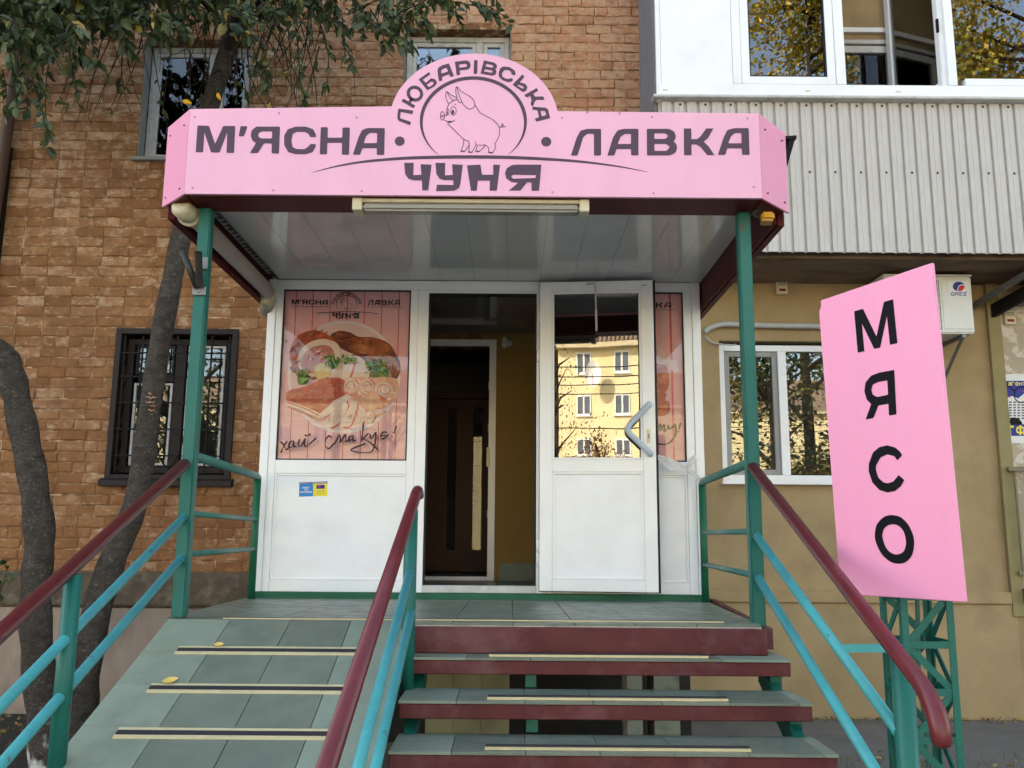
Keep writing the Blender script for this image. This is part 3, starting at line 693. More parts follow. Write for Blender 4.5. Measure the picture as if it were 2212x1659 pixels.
# ------------------------------------------------------------------ entrance platform and stairs
PZ = 1.17; RISE = 1.17/8; PF = 4.50                    # platform level, riser, front edge
def clip(poly, a, b, c):                               # keep a*x+b*y<=c
    out = []
    for i in range(len(poly)):
        p, q = poly[i], poly[(i+1) % len(poly)]
        dp, dq = a*p[0]+b*p[1]-c, a*q[0]+b*q[1]-c
        if dp <= 0: out.append(p)
        if dp*dq < 0:
            t = dp/(dp-dq); out.append((p[0]+(q[0]-p[0])*t, p[1]+(q[1]-p[1])*t))
    return out
TI = [1]
def tile(poly, ztop, parent, mat, fz=None, th=0.012, name='tile'):
    fz = fz or (lambda x, y: ztop)
    mb = MB(); k = len(poly)
    top = [(x, y, fz(x, y)) for x, y in poly]
    cx, cy = sum(p[0] for p in poly)/k, sum(p[1] for p in poly)/k
    ins = [(x+(cx-x)*0.008, y+(cy-y)*0.008) for x, y in poly]
    mb.add([(x, y, fz(x,y)-th) for x, y in poly] + [(x, y, fz(x,y)-0.0015) for x, y in poly] + [(x, y, fz(x,y)) for x, y in ins],
           [(i, (i+1)%k, k+(i+1)%k, k+i) for i in range(k)] + [(k+i, k+(i+1)%k, 2*k+(i+1)%k, 2*k+i) for i in range(k)] + [[2*k+i for i in range(k)]])
    return mb.build(name, mat, parent)
plat = thing('entrance_platform', 'raised tiled landing with maroon front fascia at the shop door', 'platform', (0, 5.6, 0))
PLB = [(-1.735, PF+0.095), (-0.5, PF+0.08), (-0.5, PF), (1.24, PF), (1.43, 6.62), (-1.92, 6.62)]
pz = lambda x, y: PZ - 0.017*(y-PF)                        # the landing falls slightly towards the shop
mb = MB(); k = len(PLB); mb.add([(x, y, 1.0) for x, y in PLB] + [(x, y, pz(x, y)-0.0125) for x, y in PLB], [list(range(k))[::-1], list(range(k, 2*k))] + [(i, (i+1)%k, k+(i+1)%k, k+i) for i in range(k)]); mb.build('slab', M_grout, plat)
lx = lambda y: -1.76 - 0.16*(y-PF-0.08)/(6.62-PF-0.08)
def half(poly):
    poly = clip(poly, 0, -1, -PF)
    # left and right slanting edges
    for (x0,y0),(x1,y1),s in (((-1.755,PF+0.08),(-1.915,6.62),-1), ((1.235,PF),(1.425,6.62),1)):
        nx, ny = (y1-y0)*s, -(x1-x0)*s
        poly = clip(poly, nx, ny, nx*x0+ny*y0) if poly else poly
    return clip(poly, 0, 1, 6.62) if poly else poly
xs = [-2.1 + 0.302*i for i in range(13)]; ys = [PF-0.21 + 0.302*i for i in range(9)]
for x in xs:
    for y in ys:
        q = half([(x+0.002,y+0.002),(x+0.300,y+0.002),(x+0.300,y+0.300),(x+0.002,y+0.300)])
        if len(q) >= 3 and abs(sum(q[i][0]*q[(i+1)%len(q)][1]-q[(i+1)%len(q)][0]*q[i][1] for i in range(len(q))))/2 > 0.001:
            if y+0.15 < PF+0.08 and q[0][0] < -0.5: q = clip(clip(q, 0, -1, -(PF+0.082)), 1, 0, 9) if max(p[0] for p in q) < -0.45 else q
            if len(q) >= 3: tile(q, PZ, plat, M_tile, fz=pz)
mb = MB(); mb.box(-0.49, 1.262, PF-0.014, PF-0.001, 1.025, 1.152); mb.build('fascia', M_maroon_step, plat, bevel=0.004)
mb = MB(); mb.prism([(1.266,PF+0.02,1.05),(1.30,PF+0.02,1.05),(1.49,6.6,1.05),(1.45,6.6,1.05)], (0,0,0.10)); mb.build('side_fascia', M_maroon_step, plat)
def grip(parent, a, b, yc, z, slope=0.0, w=0.042, th=0.006, name='anti_slip_strip'):
    e = node(name, parent)
    f = lambda y: z + slope*(y-yc)
    def slab(y0, y1, t0, t1, x0, x1):
        mb = MB(); mb.add([(x, y, f(y)+t) for x in (x0, x1) for y, t in ((y0,t0),(y1,t0),(y1,t1),(y0,t1))], [(0,1,2,3),(7,6,5,4),(0,4,5,1),(1,5,6,2),(2,6,7,3),(3,7,4,0)]); return mb
    e0_ = 0.27*w
    m = slab(yc-w/2, yc-w/2+e0_, 0.0005, th, a, b); m.build('brass_edge', M_brass, e)
    m = slab(yc-w/2+e0_+0.0005, yc+w/2-e0_-0.0005, 0.0006, th+(0.001 if th < 0.01 else 0.006), a+0.002, b-0.002); m.build('rubber_insert', M_rubber, e)
    m = slab(yc+w/2-e0_, yc+w/2, 0.0005, th, a, b); m.build('brass_edge', M_brass, e)
grip(plat, -1.45, 1.08, PF+0.13, PZ-0.002, -0.017)
# piers and braces under the landing
M_olive = pmat('olive_tile', srgb(150,142,108), 0.5, 0.1, 4, objvar=0.08, dirt=srgb(84,80,62), dirt_amt=0.5, dirt_scale=3)
M_gtile = pmat('grey_pier_tile', srgb(140,146,134), 0.5, 0.1, 4, objvar=0.08, dirt=srgb(60,60,52), dirt_amt=0.8, dirt_scale=4)  # plain grey tile of the slim columns, with grime
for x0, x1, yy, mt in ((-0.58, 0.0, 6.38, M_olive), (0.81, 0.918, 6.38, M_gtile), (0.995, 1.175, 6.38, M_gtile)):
    pr = node('pier', plat)
    MB().box(x0+0.01, x1-0.01, yy+0.01, 6.75, 0, 1.015).build('core', M_grout, pr)
    nx = max(1, round((x1-x0)/0.2))
    for i in range(nx):
        for j in range(4):
            z0 = j*0.256; MB().box(x0+(x1-x0)*i/nx+0.002, x0+(x1-x0)*(i+1)/nx-0.002, yy, yy+0.009, z0+0.002, min(1.014, z0+0.254)).build('tile', mt, pr)

mb = MB(); mb.box(-1.8, 1.42, 7.25, 7.35, 0, 1.12); mb.build('void_shade_sheet', pmat('dark_void_shade', (0.03,0.026,0.022), 0.95, 0.3, 5), plat)  # near-black sheet added to stand in for the void's deep shade
mb = MB(); mb.box(-1.85, 1.42, 6.6, 7.4, 1.02, 1.10); mb.build('vestibule_slab', M_concrete, plat)
st = thing('staircase', 'open riser stairs of grey tiled treads with maroon painted edges', 'stairs', (0.42, 3.6, 0))
SX0, SX1 = -0.49, 1.335
for i in range(1, 8):
    z = PZ - i*RISE; yf = 4.355 - 0.285*(i-1); yb = yf + 0.325
    t = node('tread', st)
    mb = MB(); mb.box(SX0+0.003, SX1-0.003, yf+0.004, yb, z-0.078, z-0.013); mb.build('edge_channel', M_maroon_step, t, bevel=0.004)
    off = 0.0 if i > 1 else 0.1
    xx = SX0; bounds = [SX0, SX0+0.255+off*0.3]
    while bounds[-1]+0.302 < SX1-0.05: bounds.append(bounds[-1]+0.302)
    bounds.append(SX1)
    for k in range(len(bounds)-1):
        edge = k in (0, len(bounds)-2)
        tile([(bounds[k]+0.0015, yf-0.004),(bounds[k+1]-0.0015, yf-0.004),(bounds[k+1]-0.0015, yb),(bounds[k]+0.0015, yb)], z, t, M_tile_edge if edge else M_tile)
    grip(t, -0.10, 0.93+0.02*i, yf+0.055, z, 0, 0.046, 0.0101)
for x in (0.075,):
    for i in range(1, 8):
        z = PZ - i*RISE; yf = 4.355 - 0.285*(i-1)
        MB().box(x, x+0.052, yf+0.07, yf+0.11, max(0, z-RISE+0.002), z-0.079).build('strut', M_teal, st)
for x in (SX0+0.02, SX1-0.09):
    mb = MB(); mb.bar((x+0.03, 4.62, 0.93), (x+0.03, 2.55, -0.10+0.04), 0.05, 0.10); mb.build('stringer', M_teal, st)
for i in range(1, 7):
    z = PZ - i*RISE; yf = 4.355 - 0.285*(i-1)
    MB().box(SX1-0.075, SX1-0.02, yf+0.10, yf+0.155, max(0.0, z-RISE+0.002), z-0.079).build('bracket', M_teal, st)

# ------------------------------------------------------------------ ramp
rp = thing('ramp', 'steep grey tiled ramp with brass anti-slip strips beside the stairs', 'ramp', (-1.1, 3.2, 0))
RS, RY = 0.40, PF+0.08                                   # slope, top edge
rz = lambda x, y: PZ - RS*(RY-y)
yb0 = RY - (PZ-0.02)/RS
mb = MB(); mb.add([(x, y, rz(x,y)-d) for x in (-1.70, -0.51) for y, d in ((RY,0.013),(yb0,0.013),(yb0,0.02),(RY,0.16))], [(0,1,2,3),(7,6,5,4),(0,4,5,1),(1,5,6,2),(2,6,7,3),(3,7,4,0)])
mb.build('slab', M_grout, rp)
cols = [(-1.715,-1.405), (-1.402,-1.102), (-1.099,-0.799), (-0.796,-0.505)]
y1 = RY-0.003; k = 0
while y1 > yb0+0.05:
    y0 = y1-0.281
    for ci, (xa, xb) in enumerate(cols):
        sh_ = 0.0
        tile([(xa,y0+0.003),(xb,y0+0.003),(xb,y1),(xa,y1)], 0, rp, M_tile_edge if ci in (0,3) else M_tile, fz=rz)
    if k < 9: pass
    y1 = y0; k += 1
for j in range(8):
    yc = 4.288 - 0.302*j
    grip(rp, -1.556, -0.697, yc, rz(0, yc), RS, 0.062)
mb = MB(); mb.prism([(-1.69, RY, 0.0), (-1.69, RY, rz(0,RY)-0.17), (-1.69, yb0+0.4, 0.0)], (0.05,0,0)); mb.build('side_plate', M_teal, rp)

# ------------------------------------------------------------------ railings
def railing(name, label, loc): return thing(name, label, 'railing', loc)
def bend(p, q, r_, n=6):
    return [Vector(p).lerp(Vector(q), i/n) for i in range(n+1)]
# left ramp railing
lr = railing('ramp_railing', 'turquoise railing with maroon handrail along the outer side of the ramp', (-1.69, 3.2, 0))
XL = -1.69
hz = lambda y: 1.975 - 0.44*(4.66-y)
MB().tube([(XL-0.005, 4.60, hz(4.60)), (XL-0.005, 1.75, hz(1.75)), (XL-0.005, 1.66, hz(1.66)-0.02), (XL-0.005, 1.61, hz(1.6)-0.08)], 0.029, 14).build('handrail', M_handrail, lr)
for dz in (0.285, 0.495):
    MB().tube([(XL, 4.66, 1.975-dz), (XL, 1.8, 1.975-dz-0.42*2.86)], 0.021, 12).build('rail', M_turq, lr)
for yy in (3.50, 1.95):
    MB().tube([(XL, yy, max(0.0, rz(0,yy)-0.1)), (XL, yy, hz(yy)-0.03)], 0.033, 14).build('post', M_teal, lr)
# middle railing between ramp and stairs
mr = railing('middle_railing', 'turquoise railing with maroon handrail between the ramp and the stairs', (-0.48, 3.4, 0))
XM = -0.485
MB().tube([(XM,4.66,1.79),(XM,4.645,1.81),(XM,4.61,1.818),(XM,4.55,1.80),(XM,2.2,0.87)], 0.029, 14).build('handrail', M_handrail, mr)
MB().tube([(XM,4.36,1.42),(XM,2.2,1.42-0.415*2.16)], 0.021, 12).build('rail', M_turq, mr)
MB().tube([(XM+0.012,4.36,1.235),(XM+0.012,2.4,1.235-0.435*1.96)], 0.021, 12).build('rail', M_turq, mr)
MB().tube([(XM,4.36,0.80),(XM,4.36,1.715)], 0.032, 14).build('post', M_teal, mr)
MB().tube([(XM,2.3,0.0),(XM,2.3,0.88)], 0.032, 14).build('post', M_teal, mr)
# right stair railing
rr_ = railing('stair_railing', 'turquoise railing with maroon handrail down the open side of the stairs', (1.32, 3.6, 0))
A, B = Vector((1.262,4.63,1.955)), Vector((1.342,3.02,1.135))
MB().tube([A, B, B+Vector((0.002,-0.05,-0.033)), B+Vector((0.004,-0.09,-0.075)), B+Vector((0.005,-0.112,-0.12)), B+Vector((0.005,-0.118,-0.16)), B+Vector((0.005,-0.118,-0.172)), B+Vector((0.005,-0.118,-0.18))], [0.029,0.029,0.031,0.033,0.033,0.032,0.026,0.012], 16).build('handrail', M_handrail, rr_)
MB().tube([(1.266,4.62,1.60), (1.372,3.275,0.923)], 0.022, 12).build('rail', M_turq, rr_)
MB().tube([(1.266,4.62,1.39), (1.335,2.9,0.545)], 0.022, 12).build('rail', M_turq, rr_)
MB().tube([(1.395,3.27,0.0),(1.395,3.27,1.175)], 0.038, 18).build('post', M_teal, rr_)
MB().bar((1.335,3.72,1.155),(1.60,3.74,1.155), 0.03, 0.03).build('tie_bar', M_turq, rr_)
# landing side rails
for nm, lab, xf, xb, zt in (('landing_railing', 'green rails closing the landing in front of the barred window', -1.69, -1.84, (2.0,1.695,1.485)), ('landing_railing', 'green rails closing the landing beside the beige wall', 1.266, 1.385, (1.985,1.625,1.40))):
    g = thing(nm, lab, 'railing', (xf, 5.6, PZ))
    s = 1 if xf > 0 else -1
    MB().tube([(xf, 4.70, zt[0]), (xb, 6.40, zt[0]+0.003), (xb, 6.46, zt[0]-0.012)], 0.026, 12).build('top_rail', M_greentube, g)
    for z in zt[1:]: MB().tube([(xf, 4.70, z), (xb, 6.44, z)], 0.017, 10).build('rail', M_greentube, g)
    MB().tube([(xb, 6.45, PZ-0.033), (xb, 6.45, zt[0]-0.02)], 0.027, 12).build('post', M_green, g)

# ------------------------------------------------------------------ canopy
cn = thing('porch_canopy', 'porch canopy on green posts with glossy grey plastic ceiling', 'canopy', (-0.2, 5.5, PZ))
for x in (-1.69, 1.266):
    mb = MB(); mb.box(x-0.034, x+0.034, 4.626, 4.694, PZ+0.001 if x < 0 else 1.13, 3.356); mb.build('post', M_teal, cn, bevel=0.007, seg=2)
mb = MB(); mb.box(-1.73, 1.31, 4.455, 4.70, 3.358, 3.50); mb.build('front_beam', M_maroon, cn, bevel=0.004)
# corner soffits and side beams
mb = MB(); mb.prism([(-1.735,4.45,3.357),(-1.732,4.70,3.357),(-1.86,4.70,3.357),(-1.90,4.615,3.357)][::-1], (0,0,0.14)); mb.build('corner_soffit', M_maroon, cn)
mb = MB(); mb.prism([(1.312,4.45,3.357),(1.312,4.70,3.357),(1.44,4.70,3.357),(1.485,4.625,3.357)], (0,0,0.14)); mb.build('corner_soffit', M_maroon, cn)
mb = MB(); mb.box(-1.92, -1.875, 4.69, 6.9, 3.31, 3.56); mb.build('side_beam', M_maroon, cn, bevel=0.003)
mb = MB(); mb.box(1.445, 1.465, 4.70, 6.9, 3.31, 3.56); mb.box(1.468, 1.508, 4.70, 6.9, 3.30, 3.565); mb.build('side_beam', M_maroon, cn, bevel=0.003)
px = -1.79
while px < 1.42:
    pe = min(px+0.249, 1.442)
    MB().box(px+0.0005, pe-0.0005, 4.702, 6.56, 3.519+random.uniform(0,0.0008), 3.530).build('ceiling_panel', M_ceil, cn)
    px += 0.25
mb = MB(); mb.box(-1.93, 1.50, 4.72, 6.7, 3.575, 3.60); mb.build('roof_sheet', M_zinc, cn)
mb = MB(); mb.prism([(1.33,4.66,3.80),(1.60,4.70,3.84),(1.60,5.2,3.86),(1.33,5.2,3.82)], (0,0,-0.02)); mb.bar((1.50,4.72,3.58),(1.58,4.72,3.83),0.03,0.03); mb.build('roof_flashing', M_black_metal, cn)
mb = MB(); mb.box(-1.90, 1.45, 6.7, WY, 3.56, 3.62); mb.build('rear_roof', M_zinc, cn)
# torn film in the gap by the left beam
rt = random.Random(9); mb = MB(); pts = []
for i in range(26):
    y = 4.75 + i*0.072; pts.append((y, -1.815 + rt.uniform(-0.018, 0.022)))
mb.add([(-1.872, y, 3.548) for y, x in pts] + [(x, y, 3.546) for y, x in pts], [(i, i+1, 27+i-1, 26+i) for i in range(25)])
mb.build('torn_film', pmat('pale_film', srgb(214,220,226), 0.4, 0.05, 8), cn, recalc=False)

# shop sign on the canopy's front
SY = 4.43
sg = thing('shop_sign', 'long pale pink fascia sign with domed middle, pig emblem and plum lettering', 'sign', (-0.2, SY, 3.36))
zt_, zb_ = 3.834, 3.357
def arch(n=40):
    out = []
    c = Z1(1500, 200, 2.765)
    for i in range(n+1):
        t = math.pi*(0.951 - 0.902*i/n)
        u, v = c(1013 + 919*math.cos(t), 770 - 740*math.sin(t)); p = U(u, v, SY)
        if p.z > zt_-0.0005: out.append((p.x, p.z))
    return out
ar = arch()
loop = [(-1.735, zb_), (1.310, zb_), (1.310, zt_)] + [p for p in reversed(ar)] + [(-1.735, zt_)]
mb = MB(); fm = lambda u, v, l: (u, SY-l, v)
flat(mb, [loop], fm, 0.0)
k = len(loop); mb.add([(x, SY, z) for x, z in loop] + [(x, SY+0.02, z) for x, z in loop], [(i, k+i, k+(i+1)%k, (i+1)%k) for i in range(k)])
flat(mb, [loop], fm, -0.02)
front = mb.build('front_panel', M_pink, sg)
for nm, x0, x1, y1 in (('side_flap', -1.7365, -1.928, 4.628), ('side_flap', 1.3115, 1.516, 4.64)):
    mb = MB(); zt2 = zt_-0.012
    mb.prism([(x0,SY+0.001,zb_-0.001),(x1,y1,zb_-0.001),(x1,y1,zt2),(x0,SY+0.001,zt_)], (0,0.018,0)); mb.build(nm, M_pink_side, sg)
cA, cB, cC = Z1(700,400,2.4578), Z1(2100,400,2.212), Z1(1500,200,2.765)
def mp(c, Y=SY): return lambda u, v, l: (lambda p: Vector((p.x, Y-l, p.z)))(U(*c(u, v), Y))
L_MYASNA = [
 [[(192,232),(302,234),(362,410),(440,237),(557,237),(545,498),(472,498),(480,300),(404,495),(322,493),(258,298),(246,492),(174,492)]],
 [[(608,238),(676,240),(640,338),(590,338)]],
 [[(990,243),(980,505),(908,502),(910,407),(835,405),(776,500),(697,500),(758,402),(722,380),(706,330),(715,280),(760,243)],[(915,290),(912,358),(805,357),(780,340),(780,310),(808,290)]],
 [[(1240,243),(1310,268),(1338,320),(1335,345),(1285,345),(1262,310),(1230,294),(1150,294),(1112,315),(1100,380),(1112,440),(1150,460),(1225,462),(1260,440),(1285,412),(1335,412),(1333,440),(1305,490),(1240,510),(1140,510),(1070,490),(1030,420),(1030,330),(1065,270),(1140,243)]],
 [[(1385,248),(1453,250),(1450,350),(1592,350),(1595,252),(1666,252),(1658,515),(1587,515),(1590,400),(1448,400),(1445,512),(1374,512)]],
 [[(2004,258),(1998,518),(1925,518),(1927,452),(1787,452),(1765,515),(1694,515),(1752,340),(1785,275),(1840,256)],[(1930,305),(1928,403),(1800,403),(1825,330),(1860,303)]]]
L_LAVKA = [
 [[(590,238),(590,470),(528,472),(527,282),(470,282),(435,310),(395,440),(385,470),(327,472),(375,320),(410,255),(470,238)]],
 [[(915,238),(915,470),(852,470),(850,414),(725,414),(706,470),(644,472),(695,310),(735,250),(790,238)],[(850,283),(850,370),(735,370),(758,310),(795,283)]],
 [[(988,238),(1180,238),(1225,260),(1242,300),(1235,330),(1220,347),(1245,370),(1253,400),(1240,445),(1190,470),(990,470)],[(1053,278),(1150,278),(1176,300),(1150,326),(1053,326)],[(1054,370),(1160,370),(1190,398),(1160,430),(1055,430)]],
 [[(1310,235),(1375,235),(1376,328),(1425,328),(1455,305),(1505,235),(1568,235),(1520,320),(1484,350),(1525,390),(1578,468),(1515,468),(1455,395),(1420,375),(1377,375),(1378,468),(1312,468)]],
 [[(1875,232),(1883,465),(1817,465),(1815,408),(1688,408),(1672,465),(1606,465),(1658,310),(1690,248),(1750,232)],[(1811,275),(1813,364),(1697,364),(1720,305),(1755,275)]]]
L_CHUNYA = [
 [[(253,1220),(357,1220),(353,1355),(440,1350),(432,1235),(552,1242),(515,1518),(450,1522),(446,1412),(355,1412),(300,1395),(265,1345)]],
 [[(593,1220),(700,1222),(697,1357),(783,1352),(775,1235),(892,1243),(865,1450),(850,1495),(800,1525),(598,1530),(610,1458),(790,1462),(787,1410),(690,1410),(640,1395),(603,1340)]],
 [[(936,1248),(1083,1240),(1100,1350),(1222,1350),(1222,1240),(1297,1243),(1262,1523),(1182,1525),(1187,1415),(1056,1415),(1042,1525),(980,1525)]],
 [[(1747,1240),(1720,1525),(1640,1525),(1638,1435),(1590,1435),(1518,1523),(1390,1523),(1492,1440),(1420,1430),(1365,1390),(1350,1335),(1370,1280),(1425,1245),(1480,1240)],[(1688,1355),(1684,1385),(1440,1393),(1416,1370),(1440,1350)]]]
L_ARC = [
 [[(190,630),(352,652),(346,690),(215,668),(208,735),(328,775),(318,812),(195,765),(178,735),(180,690)]],
 [[(245,520),(375,598),(355,628),(222,550)]],
 [[(300,552),(326,568),(352,530),(322,512)]],
 [ell(370,467,92,86,24,0.5), ell(370,467,57,50,24,0.5)],
 [[(525,232),(538,258),(455,315),(490,350),(545,300),(590,310),(612,345),(590,385),(505,432),(410,312)],[(500,372),(548,335),(575,345),(568,368),(522,398)]],
 [[(740,138),(795,275),(757,287),(745,255),(665,285),(668,325),(632,333),(615,215),(625,185),(665,160)],[(712,185),(732,225),(660,250),(655,220),(665,203)]],
 [[(805,120),(930,105),(965,120),(977,160),(965,195),(930,208),(858,215),(862,262),(825,270)],[(850,152),(920,142),(938,155),(935,172),(920,178),(855,185)]],
 [[(1015,103),(1053,103),(1048,252),(1008,252)]],
 [[(1120,105),(1235,130),(1262,155),(1262,185),(1245,200),(1258,220),(1250,260),(1215,273),(1083,250)],[(1148,142),(1215,158),(1225,172),(1212,185),(1138,172)],[(1130,202),(1205,215),(1218,228),(1205,240),(1122,226)]],
 [[(1330,172),(1400,178),(1455,215),(1467,250),(1455,270),(1420,258),(1418,230),(1385,210),(1345,212),(1318,245),(1320,280),(1360,305),(1400,305),(1430,298),(1438,320),(1420,338),(1380,342),(1320,320),(1282,280),(1282,235),(1300,190)]],
 [[(1540,258),(1562,285),(1510,345),(1570,360),(1595,395),(1580,435),(1545,450),(1432,370)],[(1500,370),(1545,388),(1558,405),(1545,415),(1485,382)]],
 [[(1695,405),(1713,435),(1655,470),(1680,500),(1765,498),(1782,535),(1690,535),(1672,560),(1655,612),(1628,585),(1640,540),(1625,490),(1590,510),(1560,485)]],
 [[(1655,610),(1790,620),(1820,640),(1842,735),(1690,772),(1675,740),(1720,725),(1705,650),(1645,640)],[(1735,655),(1785,655),(1800,700),(1752,715)]]]
PIG = [  # open outlines of the emblem
 [(1025,590),(1055,640),(1085,680),(1140,710),(1200,740),(1250,780),(1285,830),(1293,880),(1283,930),(1258,985),(1240,1015),(1250,1045),(1232,1085),(1215,1115)],
 [(1172,1110),(1170,1055),(1125,1020)], [(1125,1022),(1110,1028),(1040,1025),(1030,990)],
 [(1125,1025),(1122,1050),(1065,1100)], [(1030,1098),(1050,1040)], [(1035,1025),(990,1110)], [(957,1110),(960,1040),(958,985)], [(960,1030),(910,1098)], [(870,1098),(895,1030),(903,970)],
 [(958,988),(900,962),(850,915),(790,855),(722,792)], [(690,755),(720,768),(755,768),(790,766),(806,752)], [(692,705),(720,703)],
 [(718,700),(718,650),(730,600),(760,560),(800,540),(835,527)],
 [(735,580),(710,520),(705,480),(717,445),(760,480),(800,500),(830,520)], [(720,450),(745,500),(785,540)],
 [(830,520),(818,470),(815,420),(828,392),(870,440),(930,475),(985,510),(1015,555),(1020,600),(990,630),(950,632),(910,600),(880,555),(850,480),(828,400)], [(833,525),(850,560),(880,565)],
 [(1290,835),(1320,828),(1332,805),(1318,798),(1312,815),(1330,830),(1362,823)], [(804,580),(818,590)]]
PIG_FILL = [[(722,778),(745,790),(795,768),(740,768)], [(1172,1100),(1212,1104),(1216,1118),(1172,1116)], [(957,1098),(996,1100),(990,1113),(955,1112)], [(870,1088),(915,1090),(908,1102),(866,1102)], [(1032,1090),(1076,1092),(1066,1104),(1028,1102)],
            ell(783,670,14,26,16), ell(722,680,7,18,12)]
PIG_RING = [(ell(670,710,22,46,20), 7), (ell(790,657,30,47,20), 6), (ell(728,668,13,32,16), 5), (ell(663,713,8,9,10), 4), (ell(681,712,8,9,10), 4)]
def letters(mb, L, fmap, r, lift=0.0015, mi=0):
    for g in L:
        flat(mb, [fillet(lp, r) if len(lp) < 16 else lp for lp in g], fmap, lift, mi)
def emblem(mb, f, lift=0.0012, k=1.0, mi=0):
    for i, s in enumerate(PIG): strip(mb, catmull(s, 4, False), 7.5*k, f, lift + 0.0002*(i % 5), mi)
    for i, s in enumerate(PIG_FILL): flat(mb, [s], f, lift + 0.0012 + 0.0001*i, mi)
    for i, (s, w_) in enumerate(PIG_RING): strip(mb, s, w_*k, f, lift + 0.0014 + 0.0002*i, mi, closed=True)
def ring(mb, f, lift=0.0012, mi=0):
    pts, ws = [], []
    for i in range(73):
        t = R(-49.5 + 279*i/72); s = i/72
        pts.append((1006 + 567*math.cos(t), 776 - 479*math.sin(t))); ws.append(37*min(1.0, (min(s, 1-s)/0.22)**0.8) + 1)
    strip(mb, pts, ws, f, lift, mi)
def swoosh(mb, f, lift=0.0012, mi=0):                     # in cC pixels
    cl = catmull([(-757,1328),(-500,1262),(-200,1210),(200,1174),(600,1160),(1000,1156),(1400,1162),(1800,1180),(2200,1210),(2600,1262),(2909,1322)], 6, False)
    n = len(cl); strip(mb, cl, [37*max(0.03, math.sin(math.pi*i/(n-1)))**0.75 for i in range(n)], f, lift, mi)
for nm, L, c, rr in (('lettering', L_MYASNA, cA, 12), ('lettering', L_LAVKA, cB, 10), ('lettering', L_CHUNYA, cC, 3), ('lettering', L_ARC, cC, 7)):
    mb = MB(); letters(mb, L, mp(c), rr); mb.build(nm, M_plum, sg, recalc=False)
mb = MB(); emblem(mb, mp(cC)); mb.build('pig_emblem', M_plum, sg, recalc=False)
mb = MB(); ring(mb, mp(cC)); mb.build('emblem_ring', M_plum, sg, recalc=False)
mb = MB(); swoosh(mb, mp(cC)); mb.build('swoosh_line', M_plum, sg, recalc=False)
for c, x, y, r_ in ((cA, 2148, 384, 48), (cB, 112, 350, 44)):
    mb = MB(); flat(mb, [ell(x, y, r_, r_*0.95, 24)], mp(c), 0.0015); mb.build('dot', M_plum, sg, recalc=False)
for c, pts in ((cA, ((980,112),(1730,155),(168,152),(925,858),(1780,865),(142,835))), (cB, ((1034,135),(1866,146),(1918,745),(165,790),(1047,797),(250,142),(752,103),(470,97)))):
    for p in pts:
        q = mp(c)(p[0], p[1], 0); MB().tube([q+Vector((0,-0.0035,0)), q], 0.0045, 8).build('rivet', M_steel, sg)
for sx, ys_ in ((-1, (4.47,4.60)), (1, (4.47,4.60))):
    for yy in ys_:
        for z in (3.40, 3.76):
            t = (yy-SY)/0.2; x = (-1.7365-0.19*t-0.002) if sx < 0 else (1.3115+0.2*t+0.002)
            MB().tube([(x+sx*0.003,yy-0.003,z),(x-sx*0.002,yy+0.002,z)], 0.0045, 8).build('rivet', M_darksteel, sg)
# ------------------------------------------------------------------ shop vestibule
VY = 6.57
vb = thing('shop_vestibule', 'white plastic shop entrance with poster windows and open door', 'shopfront', (-0.22, VY, PZ))
VX0, VX1, VZ0, VZ1 = -1.868, 1.432, 1.180, 3.519
def vbox(name, x0, x1, z0, z1, y0=VY, y1=VY+0.06, mat=M_white, bev=0.003, parent=vb):
    return MB().box(x0, x1, y0, y1, z0, z1).build(name, mat, parent, bevel=bev)
vbox('corner_post', VX0, -1.806, VZ0, VZ1, VY-0.006); vbox('corner_post', 1.368, VX1, VZ0, VZ1, VY-0.006)
vbox('head_rail', -1.805, 1.367, 3.441, VZ1-0.001)
# left fixed bay
vbox('stile', -1.805, -1.752, VZ0, 3.440); vbox('stile', -0.779, -0.7205, VZ0, 3.440); vbox('transom', -1.751, -0.780, 2.033, 2.134)
vbox('bottom_rail', -1.751, -0.780, VZ0, 1.262)
vbox('lower_panel', -1.750, -0.781, 1.263, 2.032, VY+0.012, VY+0.04, M_panel, 0)
mb = MB(); frame_mb(mb, -1.751, -0.780, 1.2625, 2.0325, 0.016, VY+0.003, VY+0.02); mb.build('bead', M_white, vb, bevel=0.003)
vbox('door_post', -0.7195, -0.640, VZ0, 3.440, VY-0.002); 
mb = MB(); mb.box(-0.640, -0.626, VY+0.004, VY+0.05, 1.24, 3.42); mb.box(0.170, 0.184, VY+0.004, VY+0.05, 1.24, 3.42); mb.box(-0.626, 0.170, VY+0.004, VY+0.05, 3.405, 3.42); mb.build('door_seal', M_gasket, vb)
vbox('door_post', 0.185, 0.262, VZ0, 3.440, VY-0.002)
vbox('door_head', -0.639, 0.184, 3.421, 3.440, VY+0.002)
vbox('threshold', -0.639, 0.184, VZ0, 1.232, VY-0.004, VY+0.08, M_old_white)
# right fixed bay (mostly behind the open leaf)
vbox('stile', 0.263, 0.322, VZ0, 3.440); vbox('stile', 1.303, 1.367, VZ0, 3.440); vbox('transom', 0.323, 1.302, 2.040, 2.141)
vbox('bottom_rail', 0.323, 1.302, VZ0, 1.262); vbox('lower_panel', 0.324, 1.301, 1.263, 2.039, VY+0.012, VY+0.04, M_panel, 0)
mb = MB(); frame_mb(mb, 0.323, 1.302, 1.2625, 2.0395, 0.016, VY+0.003, VY+0.02); mb.build('bead', M_white, vb, bevel=0.003)
vbox('green_base', VX0-0.005, VX1+0.005, 1.130, 1.1785, VY-0.03, VY+0.06, M_green)
for x0, x1 in ((VX0+0.002, VX0+0.052), (VX1-0.052, VX1-0.002)):
    vbox('side_wall', x0, x1, PZ+0.002, VZ1, VY+0.061, WY-0.03, M_panel, 0)
